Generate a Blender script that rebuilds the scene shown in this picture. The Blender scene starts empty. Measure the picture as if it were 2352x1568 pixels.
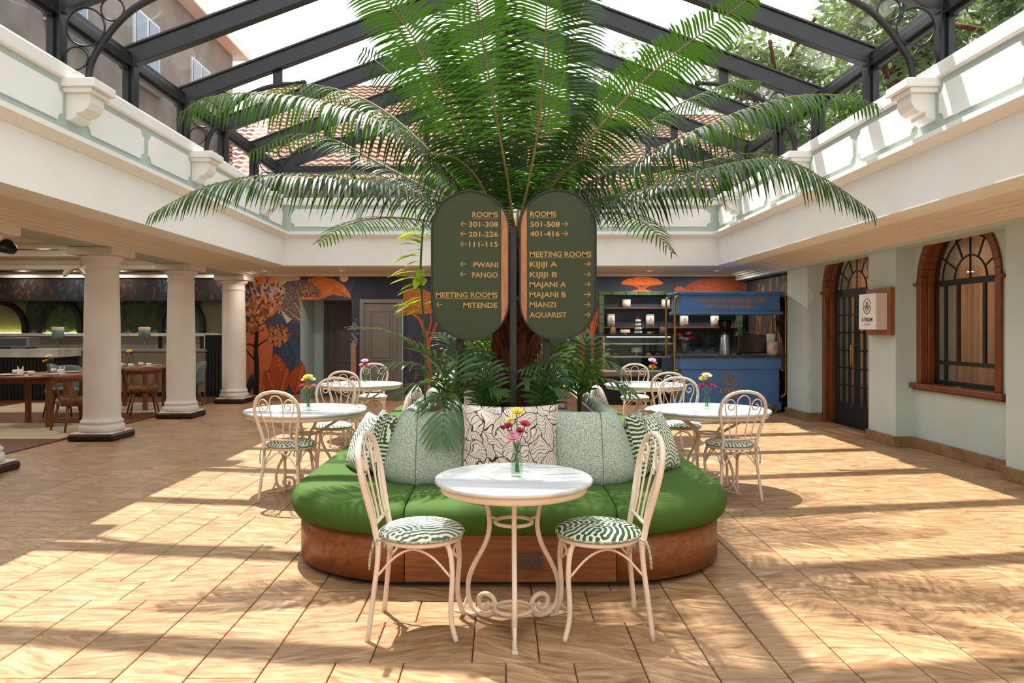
import bpy, math, random
from mathutils import Vector, Matrix, noise
random.seed(7)
S = bpy.context.scene
COL = S.collection
PI = math.pi
V = Vector

# ---------------------------------------------------------------- camera
F, CX, CY, H = 1693.0, 1150.0, 757.0, 1.45      # focal length and vanishing point in photo pixels, eye height in metres
cd = bpy.data.cameras.new('camera'); cam = bpy.data.objects.new('camera', cd); COL.objects.link(cam)
cam.location = (0, 0, H); cam.rotation_euler = (PI/2, 0, 0)
cd.sensor_width = 36; cd.lens = 36*F/2352
cd.shift_x = (1176-CX)/2352; cd.shift_y = (CY-784)/2352
cd.clip_end = 300; cd.clip_start = .05
S.camera = cam
# ---------------------------------------------------------------- sky, sun, exposure
w = bpy.data.worlds.new('sky'); S.world = w; w.use_nodes = True
nt = w.node_tree; bg = nt.nodes['Background']
tc = nt.nodes.new('ShaderNodeTexCoord'); nz = nt.nodes.new('ShaderNodeTexNoise'); rp = nt.nodes.new('ShaderNodeValToRGB')
nz.inputs['Scale'].default_value = 3; nz.inputs['Detail'].default_value = 6
nt.links.new(tc.outputs['Generated'], nz.inputs['Vector']); nt.links.new(nz.outputs[0], rp.inputs[0])
rp.color_ramp.elements[0].position = .35; rp.color_ramp.elements[0].color = (.80, .90, 1.0, 1)
rp.color_ramp.elements[1].position = .6; rp.color_ramp.elements[1].color = (1.0, .985, .965, 1)
nt.links.new(rp.outputs[0], bg.inputs[0]); bg.inputs[1].default_value = 2.35
SUN = V((.16, -.30, -.75)).normalized()
sd = bpy.data.lights.new('sun', 'SUN'); sun = bpy.data.objects.new('sun', sd); COL.objects.link(sun)
sd.energy = 10.0; sd.angle = .012; sd.color = (1, .95, .88)
sun.rotation_euler = SUN.to_track_quat('-Z', 'Y').to_euler(); sun.location = (-8, 12, 25)
vs = S.view_settings; vs.view_transform = 'Standard'; vs.look = 'None'; vs.gamma = 1; vs.use_curve_mapping = False
vs.exposure = 0.36
S.cycles.transparent_max_bounces = 16; S.cycles.max_bounces = 8; S.cycles.diffuse_bounces = 4; S.cycles.glossy_bounces = 3; S.cycles.adaptive_threshold = .02
S.cycles.sample_clamp_indirect = 6; S.cycles.caustics_reflective = False; S.cycles.caustics_refractive = False

# ---------------------------------------------------------------- helpers
def P(px, py, d): return V(((px-CX)/F*d, d, H-(py-CY)/F*d))   # a point at distance d measured from the photo
def lin(c):
    r = []
    for x in c:
        x = x/255.0
        r.append(x/12.92 if x <= .04045 else ((x+.055)/1.055)**2.4)
    return (r[0], r[1], r[2], 1)

class MB:
    def __init__(s): s.v=[]; s.f=[]; s.m=[]; s.s=[]; s.c=[]
    def add(s, vs, fs, m=0, sm=False, col=None):
        o = len(s.v); s.v += [tuple(p) for p in vs]
        for f in fs:
            s.f.append([i+o for i in f]); s.m.append(m); s.s.append(sm); s.c.append(col)
        return s
    def box(s, a, b, m=0, R=None, col=None):
        x0,y0,z0 = [min(p,q) for p,q in zip(a,b)]; x1,y1,z1 = [max(p,q) for p,q in zip(a,b)]
        vs = [V(p) for p in ((x0,y0,z0),(x1,y0,z0),(x1,y1,z0),(x0,y1,z0),(x0,y0,z1),(x1,y0,z1),(x1,y1,z1),(x0,y1,z1))]
        if R is not None: vs = [R@p for p in vs]
        return s.add(vs, [(0,3,2,1),(4,5,6,7),(0,1,5,4),(1,2,6,5),(2,3,7,6),(3,0,4,7)], m, False, col)
    def bar(s, p, q, wd, ht, m=0, up=(0,0,1)):            # a rectangular bar from p to q
        p=V(p); q=V(q); t=(q-p).normalized(); sd=t.cross(V(up)).normalized(); u=sd.cross(t)
        vs=[]
        for c in (p,q):
            for a,b in ((-1,-1),(1,-1),(1,1),(-1,1)): vs.append(c+sd*(a*wd/2)+u*(b*ht/2))
        return s.add(vs,[(3,2,1,0),(4,5,6,7),(0,1,5,4),(1,2,6,5),(2,3,7,6),(3,0,4,7)],m)
    def tube(s, pts, r, n=8, closed=False, m=0, caps=True):
        pts=[V(p) for p in pts]; N=len(pts)
        rs = r if isinstance(r,(list,tuple)) else [r]*N
        T=[]
        for i in range(N):
            a = pts[i-1] if (i>0 or closed) else pts[i]; b = pts[(i+1)%N] if (i<N-1 or closed) else pts[i]
            d=b-a; T.append(d.normalized() if d.length>1e-9 else V((0,0,1)))
        u = V((0,0,1)) if abs(T[0].z)<.9 else V((1,0,0))
        u = (u-T[0]*u.dot(T[0])).normalized(); vs=[]
        for i in range(N):
            u = (u-T[i]*u.dot(T[i]))
            if u.length<1e-6: u = T[i].orthogonal()
            u.normalize(); w_=T[i].cross(u)
            for k in range(n):
                a=2*PI*k/n; vs.append(pts[i]+(u*math.cos(a)+w_*math.sin(a))*rs[i])
        fs=[]
        for i in range(N if closed else N-1):
            j=(i+1)%N
            for k in range(n): fs.append((i*n+k, i*n+(k+1)%n, j*n+(k+1)%n, j*n+k))
        s.add(vs,fs,m,True)
        if caps and not closed:
            o=len(s.v)-len(vs)
            s.f.append([o+k for k in range(n)][::-1]); s.m.append(m); s.s.append(False); s.c.append(None)
            s.f.append([o+(N-1)*n+k for k in range(n)]); s.m.append(m); s.s.append(False); s.c.append(None)
        return s
    def lathe(s, prof, n=24, c=(0,0,0), m=0, caps=True, R=None):
        c=V(c); vs=[]
        for r,z in prof:
            for k in range(n):
                a=2*PI*k/n; p=V((r*math.cos(a), r*math.sin(a), z))
                if R is not None: p=R@p
                vs.append(c+p)
        fs=[]
        for i in range(len(prof)-1):
            for k in range(n): fs.append((i*n+k,i*n+(k+1)%n,(i+1)*n+(k+1)%n,(i+1)*n+k))
        s.add(vs,fs,m,True)
        if caps:
            o=len(s.v)-len(vs)
            for ring,rev in ((0,True),(len(prof)-1,False)):
                if prof[ring][0]>1e-5:
                    f=[o+ring*n+k for k in range(n)]; s.f.append(f[::-1] if rev else f); s.m.append(m); s.s.append(False); s.c.append(None)
        return s
    def prism(s, poly, fn0, fn1, m=0, col=None):           # polygon mapped by two functions (the two ends)
        n=len(poly); vs=[fn0(*p) for p in poly]+[fn1(*p) for p in poly]
        fs=[tuple(range(n))[::-1], tuple(range(n,2*n))]+[(i,(i+1)%n,n+(i+1)%n,n+i) for i in range(n)]
        return s.add(vs,fs,m,False,col)
    def grid(s, fn, nu, nv, m=0, sm=True, cu=False, cv=False):
        vs=[fn(i/(nu if cu else nu), j/(nv)) for i in range(nu if cu else nu+1) for j in range(nv if cv else nv+1)]
        W=nv if cv else nv+1; U=nu if cu else nu+1; fs=[]
        for i in range(nu):
            for j in range(nv):
                a=i*W+j; b=((i+1)%U)*W+j; c=((i+1)%U)*W+(j+1)%W; d=i*W+(j+1)%W; fs.append((a,b,c,d))
        return s.add(vs,fs,m,sm)
    def sphere(s, c, r, nu=8, nv=6, m=0, sc=(1,1,1)):
        c=V(c); prof=[(max(1e-4,r*math.sin(PI*i/nv)), -r*math.cos(PI*i/nv)) for i in range(nv+1)]
        return s.lathe(prof,nu,c,m,False,Matrix.Diagonal((sc[0],sc[1],sc[2])))
    def mesh(s, name, mats):
        me=bpy.data.meshes.new(name); me.from_pydata(s.v,[],s.f)
        for x in (mats if isinstance(mats,(list,tuple)) else [mats]): me.materials.append(x)
        me.polygons.foreach_set('material_index', s.m); me.polygons.foreach_set('use_smooth', s.s)
        if any(c is not None for c in s.c):
            at=me.color_attributes.new('paint','FLOAT_COLOR','CORNER'); buf=[]
            for f,c in zip(s.f,s.c):
                for _ in f: buf += list(c or (1,1,1,1))
            at.data.foreach_set('color', buf)
        me.update(); return me

def catmull(pts, k=6, closed=False):
    pts=[V(p) for p in pts]; N=len(pts); out=[]
    for i in range(N if closed else N-1):
        p1=pts[i]; p2=pts[(i+1)%N]
        p0=pts[i-1] if (i>0 or closed) else p1*2-p2
        p3=pts[(i+2)%N] if (i<N-2 or closed) else p2*2-p1
        for j in range(k):
            t=j/k; out.append(.5*((2*p1)+(p2-p0)*t+(2*p0-5*p1+4*p2-p3)*t*t+(3*p1-p0-3*p2+p3)*t**3))
    if not closed: out.append(pts[-1])
    return out
def circle(c, r, n=28, ax='z'):
    o=[]
    for k in range(n):
        a=2*PI*k/n; u,v_=r*math.cos(a),r*math.sin(a)
        o.append(V(c)+(V((u,v_,0)) if ax=='z' else V((u,0,v_)) if ax=='y' else V((0,u,v_))))
    return o

def tag(o, label=None, cat=None, group=None, kind=None):
    if label: o['label']=label
    if cat: o['category']=cat
    if group: o['group']=group
    if kind: o['kind']=kind
    return o
def ob(name, mb, mats, parent=None, bevel=0, seg=2, loc=None, rot=None, label=None):
    me = mb if isinstance(mb, bpy.types.Mesh) else mb.mesh(name, mats)
    o=bpy.data.objects.new(name, me); COL.objects.link(o)
    if parent: o.parent=parent
    if loc: o.location=loc
    if rot: o.rotation_euler=rot
    if label: o['label']=label
    if bevel:
        b=o.modifiers.new('bevel','BEVEL'); b.width=bevel; b.segments=seg; b.limit_method='ANGLE'; b.angle_limit=.6
    return o
def thing(name, label, cat, loc=(0,0,0), rz=0, group=None):
    o=bpy.data.objects.new(name, None); COL.objects.link(o); o.empty_display_size=.1
    o.location=loc; o.rotation_euler=(0,0,rz); return tag(o,label,cat,group)
def struct(name, mb, mats, bevel=0, parent=None):
    o=ob(name,mb,mats,parent,bevel)
    if not parent: o['kind']='structure'
    return o
def copy_tree(o, parent=None):
    c=o.copy(); COL.objects.link(c)
    if parent: c.parent=parent
    for ch in list(KIDS.get(o.name, [])) or [x for x in o.children]: copy_tree(ch, c)
    return c
KIDS={}

# ---------------------------------------------------------------- materials
def base(name):
    m=bpy.data.materials.new(name); m.use_nodes=True; n=m.node_tree
    return m, n, n.nodes['Principled BSDF']
def coords(n, kind='Object', scale=(1,1,1), rot=(0,0,0)):
    if kind=='World': t=n.nodes.new('ShaderNodeNewGeometry').outputs['Position']
    else: t=n.nodes.new('ShaderNodeTexCoord').outputs[kind]
    mp=n.nodes.new('ShaderNodeMapping'); mp.inputs['Scale'].default_value=scale; mp.inputs['Rotation'].default_value=rot
    n.links.new(t, mp.inputs[0]); return mp.outputs[0]
def ramp(n, src, stops):
    r=n.nodes.new('ShaderNodeValToRGB'); e=r.color_ramp.elements
    while len(e)<len(stops): e.new(.5)
    for x,(p,c) in zip(e,stops): x.position=p; x.color=c
    n.links.new(src, r.inputs[0]); return r.outputs[0]
def mth(n, op, a, b=None, c=None):
    x=n.nodes.new('ShaderNodeMath'); x.operation=op
    for i,q in enumerate((a,b,c)):
        if q is None: continue
        if isinstance(q,(int,float)): x.inputs[i].default_value=q
        else: n.links.new(q,x.inputs[i])
    return x.outputs[0]
def bump(n, p, src, strength=.3, dist=.01):
    b=n.nodes.new('ShaderNodeBump'); b.inputs['Strength'].default_value=strength; b.inputs['Distance'].default_value=dist
    n.links.new(src,b.inputs['Height']); n.links.new(b.outputs[0],p.inputs['Normal'])
def mat(name, col, rough=.5, metal=0, col2=None, scale=4, bmp=0, stretch=(1,1,1), spec=.5, coat=0, kind='Object', detail=5):
    m,n,p=base(name); p.inputs['Roughness'].default_value=rough; p.inputs['Metallic'].default_value=metal
    p.inputs['Specular IOR Level'].default_value=spec; p.inputs['Coat Weight'].default_value=coat
    c2 = lin(col2) if col2 else tuple(x*.9 for x in lin(col)[:3])+(1,)
    t=n.nodes.new('ShaderNodeTexNoise'); t.inputs['Scale'].default_value=scale; t.inputs['Detail'].default_value=detail
    n.links.new(coords(n,kind,stretch), t.inputs['Vector'])
    n.links.new(ramp(n,t.outputs[0],[(.35,lin(col)),(.68,c2)]), p.inputs['Base Color'])
    if bmp: bump(n,p,t.outputs[0],bmp,.004)
    return m
def wood(name, a, b, scale=1, axis=0, rough=.42, spec=.4, kind='Object'):
    m,n,p=base(name); p.inputs['Roughness'].default_value=rough; p.inputs['Specular IOR Level'].default_value=spec
    st=[14*scale]*3; st[axis]=1.2*scale
    t=n.nodes.new('ShaderNodeTexNoise'); t.inputs['Scale'].default_value=3; t.inputs['Detail'].default_value=7; t.inputs['Distortion'].default_value=1.2
    n.links.new(coords(n,kind,st), t.inputs['Vector'])
    n.links.new(ramp(n,t.outputs[0],[(.3,lin(a)),(.7,lin(b))]), p.inputs['Base Color'])
    bump(n,p,t.outputs[0],.12,.002); return m
def emit(name, col, strength):
    m=bpy.data.materials.new(name); m.use_nodes=True; n=m.node_tree; n.nodes.clear()
    e=n.nodes.new('ShaderNodeEmission'); e.inputs[0].default_value=lin(col); e.inputs[1].default_value=strength
    o=n.nodes.new('ShaderNodeOutputMaterial'); n.links.new(e.outputs[0],o.inputs[0]); return m
def glass(name, tint=(245,250,250), ior=1.45, rough=.0, dirt=0, maxr=1.0):
    m=bpy.data.materials.new(name); m.use_nodes=True; n=m.node_tree; n.nodes.clear()
    t=n.nodes.new('ShaderNodeBsdfTransparent'); t.inputs[0].default_value=lin(tint)
    g=n.nodes.new('ShaderNodeBsdfGlossy'); g.inputs['Roughness'].default_value=rough
    fr=n.nodes.new('ShaderNodeFresnel'); gb=n.nodes.new('ShaderNodeNewGeometry')
    n.links.new(mth(n,'POWER',ior,mth(n,'MULTIPLY_ADD',gb.outputs['Backfacing'],-2.0,1.0)),fr.inputs[0])   # thin sheet: same reflection from both sides
    mx=n.nodes.new('ShaderNodeMixShader'); n.links.new(mth(n,'MULTIPLY',fr.outputs[0],maxr),mx.inputs[0]); n.links.new(t.outputs[0],mx.inputs[1]); n.links.new(g.outputs[0],mx.inputs[2])
    last=mx.outputs[0]
    if dirt:
        d=n.nodes.new('ShaderNodeBsdfDiffuse'); d.inputs[0].default_value=(.8,.8,.78,1)
        z=n.nodes.new('ShaderNodeTexNoise'); z.inputs['Scale'].default_value=2.2; z.inputs['Detail'].default_value=8
        n.links.new(coords(n,'World'),z.inputs['Vector'])
        f=mth(n,'MULTIPLY',z.outputs[0],dirt); m2=n.nodes.new('ShaderNodeMixShader')
        n.links.new(f,m2.inputs[0]); n.links.new(last,m2.inputs[1]); n.links.new(d.outputs[0],m2.inputs[2]); last=m2.outputs[0]
    o=n.nodes.new('ShaderNodeOutputMaterial'); n.links.new(last,o.inputs[0]); return m
def leafmat(name, a, b, trans=.35, rough=.38, tcol=None, spec=.5):
    m,n,p=base(name); p.inputs['Roughness'].default_value=rough; p.inputs['Specular IOR Level'].default_value=spec
    z=n.nodes.new('ShaderNodeTexNoise'); z.inputs['Scale'].default_value=6; n.links.new(coords(n,'Object'),z.inputs['Vector'])
    ge=n.nodes.new('ShaderNodeNewGeometry'); f=mth(n,'ADD',mth(n,'MULTIPLY',z.outputs[0],.5),mth(n,'MULTIPLY',ge.outputs['Random Per Island'],.5))
    c=ramp(n,f,[(.25,lin(a)),(.75,lin(b))]); n.links.new(c,p.inputs['Base Color'])
    t=n.nodes.new('ShaderNodeBsdfTranslucent')
    if tcol: t.inputs[0].default_value=lin(tcol)
    else: n.links.new(c,t.inputs[0])
    mx=n.nodes.new('ShaderNodeMixShader'); mx.inputs[0].default_value=trans
    n.links.new(p.outputs[0],mx.inputs[1]); n.links.new(t.outputs[0],mx.inputs[2])
    n.links.new(mx.outputs[0],n.nodes['Material Output'].inputs[0]); return m
def paint(name, rough=.7):
    m,n,p=base(name); p.inputs['Roughness'].default_value=rough; p.inputs['Specular IOR Level'].default_value=.25
    a=n.nodes.new('ShaderNodeVertexColor'); a.layer_name='paint'
    z=n.nodes.new('ShaderNodeTexNoise'); z.inputs['Scale'].default_value=28; z.inputs['Detail'].default_value=6
    n.links.new(coords(n,'World'),z.inputs['Vector'])
    mx=n.nodes.new('ShaderNodeMixRGB'); mx.blend_type='MULTIPLY'; mx.inputs[0].default_value=.55
    n.links.new(a.outputs[0],mx.inputs[1]); n.links.new(ramp(n,z.outputs[0],[(.3,(.62,.62,.62,1)),(.7,(1.2,1.2,1.2,1))]),mx.inputs[2])
    n.links.new(mx.outputs[0],p.inputs['Base Color']); return m
def labyrinth(N=128, k0=17, seed=1):
    # uniform-width maze lines: band-passed noise sharpened a few times
    import numpy as np
    r=np.random.default_rng(seed); f=r.normal(size=(N,N)); k=np.fft.fftfreq(N)*N
    K=np.sqrt(k[:,None]**2+k[None,:]**2); M=np.exp(-((K-k0)/(k0*.16))**2)
    for _ in range(14):
        f=np.real(np.fft.ifft2(np.fft.fft2(f)*M)); f=np.tanh(2.2*f/f.std())
    f=np.real(np.fft.ifft2(np.fft.fft2(f)*np.exp(-(K/(k0*2.6))**2)))
    return f/np.abs(f).max()
LAB={}
def add_maze(me, uv, D=.46, seed=1):
    if seed not in LAB: LAB[seed]=labyrinth(seed=seed)
    f=LAB[seed]; N=f.shape[0]; out=[]
    for u,v in uv:
        a=(u/D)*N; b=(v/D)*N; i=int(math.floor(a)); j=int(math.floor(b)); p,q=a-i,b-j
        g=lambda x,y: float(f[x%N,y%N])
        out.append((g(i,j)*(1-p)+g(i+1,j)*p)*(1-q)+(g(i,j+1)*(1-p)+g(i+1,j+1)*p)*q)
    at=me.attributes.new('maze','FLOAT','POINT'); at.data.foreach_set('value',out)
def maze(name, dark, light, thr=0):
    m,n,p=base(name); p.inputs['Roughness'].default_value=.85; p.inputs['Specular IOR Level'].default_value=.2
    a=n.nodes.new('ShaderNodeAttribute'); a.attribute_name='maze'
    n.links.new(ramp(n,mth(n,'MULTIPLY_ADD',a.outputs['Fac'],.5,.5),[(.46+thr,lin(dark)),(.54+thr,lin(light))]),p.inputs['Base Color'])
    w_=n.nodes.new('ShaderNodeTexNoise'); w_.inputs['Scale'].default_value=400; n.links.new(coords(n,'Object'),w_.inputs['Vector']); bump(n,p,w_.outputs[0],.2,.001)
    return m
def leafprint(name, ground, ink):
    m,n,p=base(name); p.inputs['Roughness'].default_value=.9; p.inputs['Specular IOR Level'].default_value=.15
    co=coords(n,'Object',(8.5,8.5,8.5))
    v1=n.nodes.new('ShaderNodeTexVoronoi'); v1.inputs['Scale'].default_value=1.0; v1.feature='F1'; v1.voronoi_dimensions='2D'
    v2=n.nodes.new('ShaderNodeTexVoronoi'); v2.inputs['Scale'].default_value=1.0; v2.feature='DISTANCE_TO_EDGE'; v2.voronoi_dimensions='2D'
    sx=n.nodes.new('ShaderNodeSeparateXYZ'); n.links.new(co,sx.inputs[0]); cb=n.nodes.new('ShaderNodeCombineXYZ')
    n.links.new(sx.outputs[0],cb.inputs[0]); n.links.new(sx.outputs[2],cb.inputs[1])
    dz=n.nodes.new('ShaderNodeTexNoise'); dz.inputs['Scale'].default_value=1.1; dz.inputs['Detail'].default_value=1; n.links.new(cb.outputs[0],dz.inputs['Vector'])
    dv=n.nodes.new('ShaderNodeVectorMath'); dv.operation='MULTIPLY_ADD'; n.links.new(dz.outputs['Color'],dv.inputs[0]); dv.inputs[1].default_value=(1.1,1.1,0)
    st=n.nodes.new('ShaderNodeVectorMath'); st.operation='MULTIPLY'; n.links.new(cb.outputs[0],st.inputs[0]); st.inputs[1].default_value=(1.15,.75,1); n.links.new(st.outputs[0],dv.inputs[2]); cb=dv
    for q in (v1,v2): n.links.new(cb.outputs[0],q.inputs['Vector'])
    sb=n.nodes.new('ShaderNodeVectorMath'); sb.operation='SUBTRACT'; n.links.new(cb.outputs[0],sb.inputs[0]); n.links.new(v1.outputs['Position'],sb.inputs[1])
    sc=n.nodes.new('ShaderNodeSeparateColor'); n.links.new(v1.outputs['Color'],sc.inputs[0])
    vr=n.nodes.new('ShaderNodeVectorRotate'); vr.rotation_type='Z_AXIS'; n.links.new(sb.outputs[0],vr.inputs['Vector']); n.links.new(mth(n,'MULTIPLY',sc.outputs[0],6.283),vr.inputs['Angle'])
    s2=n.nodes.new('ShaderNodeSeparateXYZ'); n.links.new(vr.outputs[0],s2.inputs[0])
    ax=mth(n,'ABSOLUTE',s2.outputs[0])
    vein=mth(n,'ABSOLUTE',mth(n,'SINE',mth(n,'MULTIPLY',mth(n,'SUBTRACT',s2.outputs[1],mth(n,'MULTIPLY',ax,.9)),17.0)))
    ink1=mth(n,'LESS_THAN',vein,.24); ink2=mth(n,'LESS_THAN',ax,.018); ink3=mth(n,'LESS_THAN',v2.outputs['Distance'],.022)
    k=mth(n,'MAXIMUM',ink1,mth(n,'MAXIMUM',ink2,ink3))
    mx=n.nodes.new('ShaderNodeMixRGB'); n.links.new(k,mx.inputs[0]); mx.inputs[1].default_value=lin(ground); mx.inputs[2].default_value=lin(ink)
    n.links.new(mx.outputs[0],p.inputs['Base Color']); return m
def speckle(name, a, b, sc=160, rough=.95):
    m,n,p=base(name); p.inputs['Roughness'].default_value=rough; p.inputs['Specular IOR Level'].default_value=.15
    z=n.nodes.new('ShaderNodeTexNoise'); z.inputs['Scale'].default_value=sc; z.inputs['Detail'].default_value=2; n.links.new(coords(n,'World'),z.inputs['Vector'])
    n.links.new(ramp(n,z.outputs[0],[(.40,lin(a)),(.60,lin(b))]),p.inputs['Base Color']); bump(n,p,z.outputs[0],.5,.004); return m
def tilemat():
    m,n,p=base('sandstone_tile'); p.inputs['Specular IOR Level'].default_value=.4
    oi=n.nodes.new('ShaderNodeObjectInfo'); ge=n.nodes.new('ShaderNodeNewGeometry')
    rnd=mth(n,'FRACT',mth(n,'ADD',oi.outputs['Random'],ge.outputs['Random Per Island']))
    vr=n.nodes.new('ShaderNodeVectorRotate'); vr.rotation_type='Z_AXIS'; n.links.new(ge.outputs['Position'],vr.inputs['Vector'])
    n.links.new(mth(n,'MULTIPLY_ADD',mth(n,'SUBTRACT',rnd,.5),.9,.12),vr.inputs['Angle'])
    ad=n.nodes.new('ShaderNodeVectorMath'); ad.operation='MULTIPLY_ADD'; n.links.new(vr.outputs[0],ad.inputs[0]); ad.inputs[1].default_value=(2.2,11,2)
    cb=n.nodes.new('ShaderNodeCombineXYZ'); n.links.new(mth(n,'MULTIPLY',rnd,37.0),cb.inputs[0]); n.links.new(mth(n,'MULTIPLY',rnd,91.0),cb.inputs[1]); n.links.new(cb.outputs[0],ad.inputs[2])
    z=n.nodes.new('ShaderNodeTexNoise'); z.inputs['Scale'].default_value=1.5; z.inputs['Detail'].default_value=9; z.inputs['Roughness'].default_value=.62; z.inputs['Distortion'].default_value=1.4
    n.links.new(ad.outputs[0],z.inputs['Vector'])
    c=ramp(n,z.outputs[0],[(.28,lin((100,68,42))),(.42,lin((144,108,74))),(.58,lin((170,134,98))),(.76,lin((204,176,144)))])
    hv=n.nodes.new('ShaderNodeHueSaturation'); n.links.new(c,hv.inputs['Color']); n.links.new(mth(n,'MULTIPLY_ADD',rnd,.22,.88),hv.inputs['Value'])
    n.links.new(hv.outputs[0],p.inputs['Base Color'])
    n.links.new(mth(n,'MULTIPLY_ADD',z.outputs[0],.25,.3),p.inputs['Roughness']); bump(n,p,z.outputs[0],.08,.002); return m

WHITE=mat('white_plaster',(240,238,234),.75,col2=(235,232,227),scale=1.2,kind='World',spec=.2)
SAGE=mat('sage_plaster',(184,194,184),.7,col2=(176,187,178),scale=1.5,kind='World',spec=.25)
SAGE2=mat('sage_wall_paint',(190,205,202),.65,col2=(184,199,196),scale=1.5,kind='World',spec=.25)
CREAMC=mat('cream_ceiling_paint',(228,216,200),.8,col2=(222,209,192),scale=1,kind='World',spec=.2)
COLM=mat('column_paint',(222,212,200),.6,col2=(214,204,192),scale=2,kind='World',spec=.3)
BLACK=mat('black_steel',(34,34,36),.42,col2=(24,24,26),scale=6,spec=.5,kind='World')
BLACKM=mat('matte_black_metal',(22,22,22),.5,col2=(16,16,16),scale=5)
GLASS=glass('roof_glass',(238,241,241),1.40,0,.10,1.0)
WGLASS=glass('window_glass',(225,228,226),1.5)
VGLASS=glass('bottle_glass_green',(236,246,238),1.42)
CGLASS=glass('clear_glass',(238,244,242),1.5)
TILE=tilemat()
GROUT=mat('dark_grout',(110,78,52),.9,col2=(90,64,42),scale=8,kind='World')
STONE=mat('skirting_stone',(150,118,80),.75,col2=(122,92,60),scale=7,bmp=.4,kind='World')
DKWOOD=wood('dark_plinth_wood',(48,28,18),(30,18,12),1,0,.4,kind='World')
TRIMW=wood('varnished_arch_wood',(132,72,32),(96,48,20),.8,2,.35,.5,kind='World')
BASEW=wood('oak_base_veneer',(150,92,50),(112,62,30),.8,0,.38,.45,kind='World')
WALNUT=wood('walnut_chair_wood',(140,88,50),(100,58,32),1,2,.4,.4)
SIGNW=wood('sign_oak',(190,128,80),(150,92,52),1.5,2,.5,kind='World')
CREAM=mat('cream_iron_paint',(226,208,188),.45,col2=(216,197,177),scale=9,spec=.45)
MARBLE=mat('white_marble',(216,216,216),.24,col2=(190,191,195),scale=1.6,stretch=(1.2,9,1),spec=.5,detail=7)
GREENF=mat('green_seat_fabric',(68,96,36),.8,col2=(62,89,32),scale=300,bmp=.15,spec=.2,kind='World',detail=2)
BOUCLE=speckle('grey_green_boucle',(126,144,126),(196,204,190),170)
MAZEL=maze('maze_print_light',(84,108,80),(230,228,216),-.10)
MAZED=maze('maze_print_dark',(62,88,54),(216,218,202),.08)
LEAFP=leafprint('leaf_outline_print',(206,192,180),(62,50,46))
FROND=leafmat('cycad_leaf',(27,48,22),(38,63,26),.28,.36,(56,100,10),.55)
ARECA=leafmat('areca_leaf',(48,78,34),(74,106,50),.3,.36,(104,146,36),.5)
YELLOWL=leafmat('yellow_green_leaf',(150,180,40),(196,214,60),.45,.4,(200,220,40),.4)
TREELEAF=leafmat('tree_leaf',(78,98,60),(112,130,84),.4,.45,(124,150,76))
RACHIS=mat('frond_stalk',(140,122,56),.55,col2=(110,104,44),scale=8)
BARK=mat('fibrous_bark',(124,62,26),.9,col2=(52,26,14),scale=7,bmp=1,stretch=(5,5,1.2))
SOIL=mat('soil',(52,38,28),.95,col2=(30,22,16),scale=18,bmp=.8,kind='World')
MURAL=paint('mural_paint')
GOLD=mat('sign_gold_print',(184,138,72),.45,col2=(172,128,66),scale=3)
SIGNG=mat('sign_green_panel',(56,66,38),.62,col2=(53,63,36),scale=2,spec=.35)
BLUE=mat('cart_blue_paint',(76,118,172),.5,col2=(70,112,166),scale=2,spec=.4)
BRASS=mat('brushed_brass',(190,142,62),.32,.85,col2=(170,124,50),scale=9)
STEEL=mat('brushed_steel',(190,190,190),.3,.9,col2=(160,160,160),scale=7,stretch=(1,1,12))
CHROME=mat('chrome',(225,225,225),.12,1)
GRANITE=speckle('dark_granite',(26,26,30),(92,92,96),90,.25)
DOORG=mat('grey_brown_door_paint',(108,100,94),.55,col2=(102,94,88),scale=2,kind='World')
DARK=mat('dark_void_paint',(20,18,18),.8,col2=(14,13,13),scale=2)
PORC=mat('white_porcelain',(240,238,232),.25,spec=.5,scale=3)
NAPKIN=mat('white_linen',(238,236,232),.9,scale=20,spec=.15)
# ================================================================ SETTING
ZS, XO, YD, YN = 2.60, 3.89, 13.24, -2.7      # soffit height, half width and far edge of the roof opening, near edge
YB, XP, XR = 15.2, 4.90, 5.12                 # back wall, right pier faces, right recessed wall
# ---- floor: modular sandstone tiles (three sizes) on a grout bed
fl = struct('floor', MB().box((-5.75,-3,-.12),(5.5,15.44,-.012)), GROUT)
U=.148; NX=int(11.05/U); NY=int(19.2/U); occ=[[False]*NY for _ in range(NX)]; tiles=[]
rt=random.Random(3)
for j in range(NY):
    for i in range(NX):
        if occ[i][j]: continue
        opts=[(3,3),(3,3),(3,2),(2,2),(3,3),(2,3)]; rt.shuffle(opts); opts += [(3,1),(2,1),(1,3),(1,2),(1,1)]
        for a,b in opts:
            if i+a<=NX and j+b<=NY and all(not occ[i+p][j+q] for p in range(a) for q in range(b)):
                rem=0                                     # avoid leaving one-unit slivers
                k=i+a
                while k<NX and not occ[k][j] and rem<2: rem+=1; k+=1
                if rem==1 and (a,b) not in ((3,1),(2,1),(1,3),(1,2),(1,1)) and i+a<NX-1: continue
                for p in range(a):
                    for q in range(b): occ[i+p][j+q]=True
                tiles.append((i,j,a,b)); break
def tile_vis(t):
    x=-5.75+(t[0]+t[2]/2)*U; y=-3+(t[1]+t[3]/2)*U
    if y<2.9: return 1e9
    px=CX+x*F/y
    if px<-30 or px>2380 or (abs(x-.05)<1.25 and 4.3<y<10.4): return 1e9
    return y
tiles.sort(key=tile_vis); TM={}; rest=MB(); g=.0028
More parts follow.
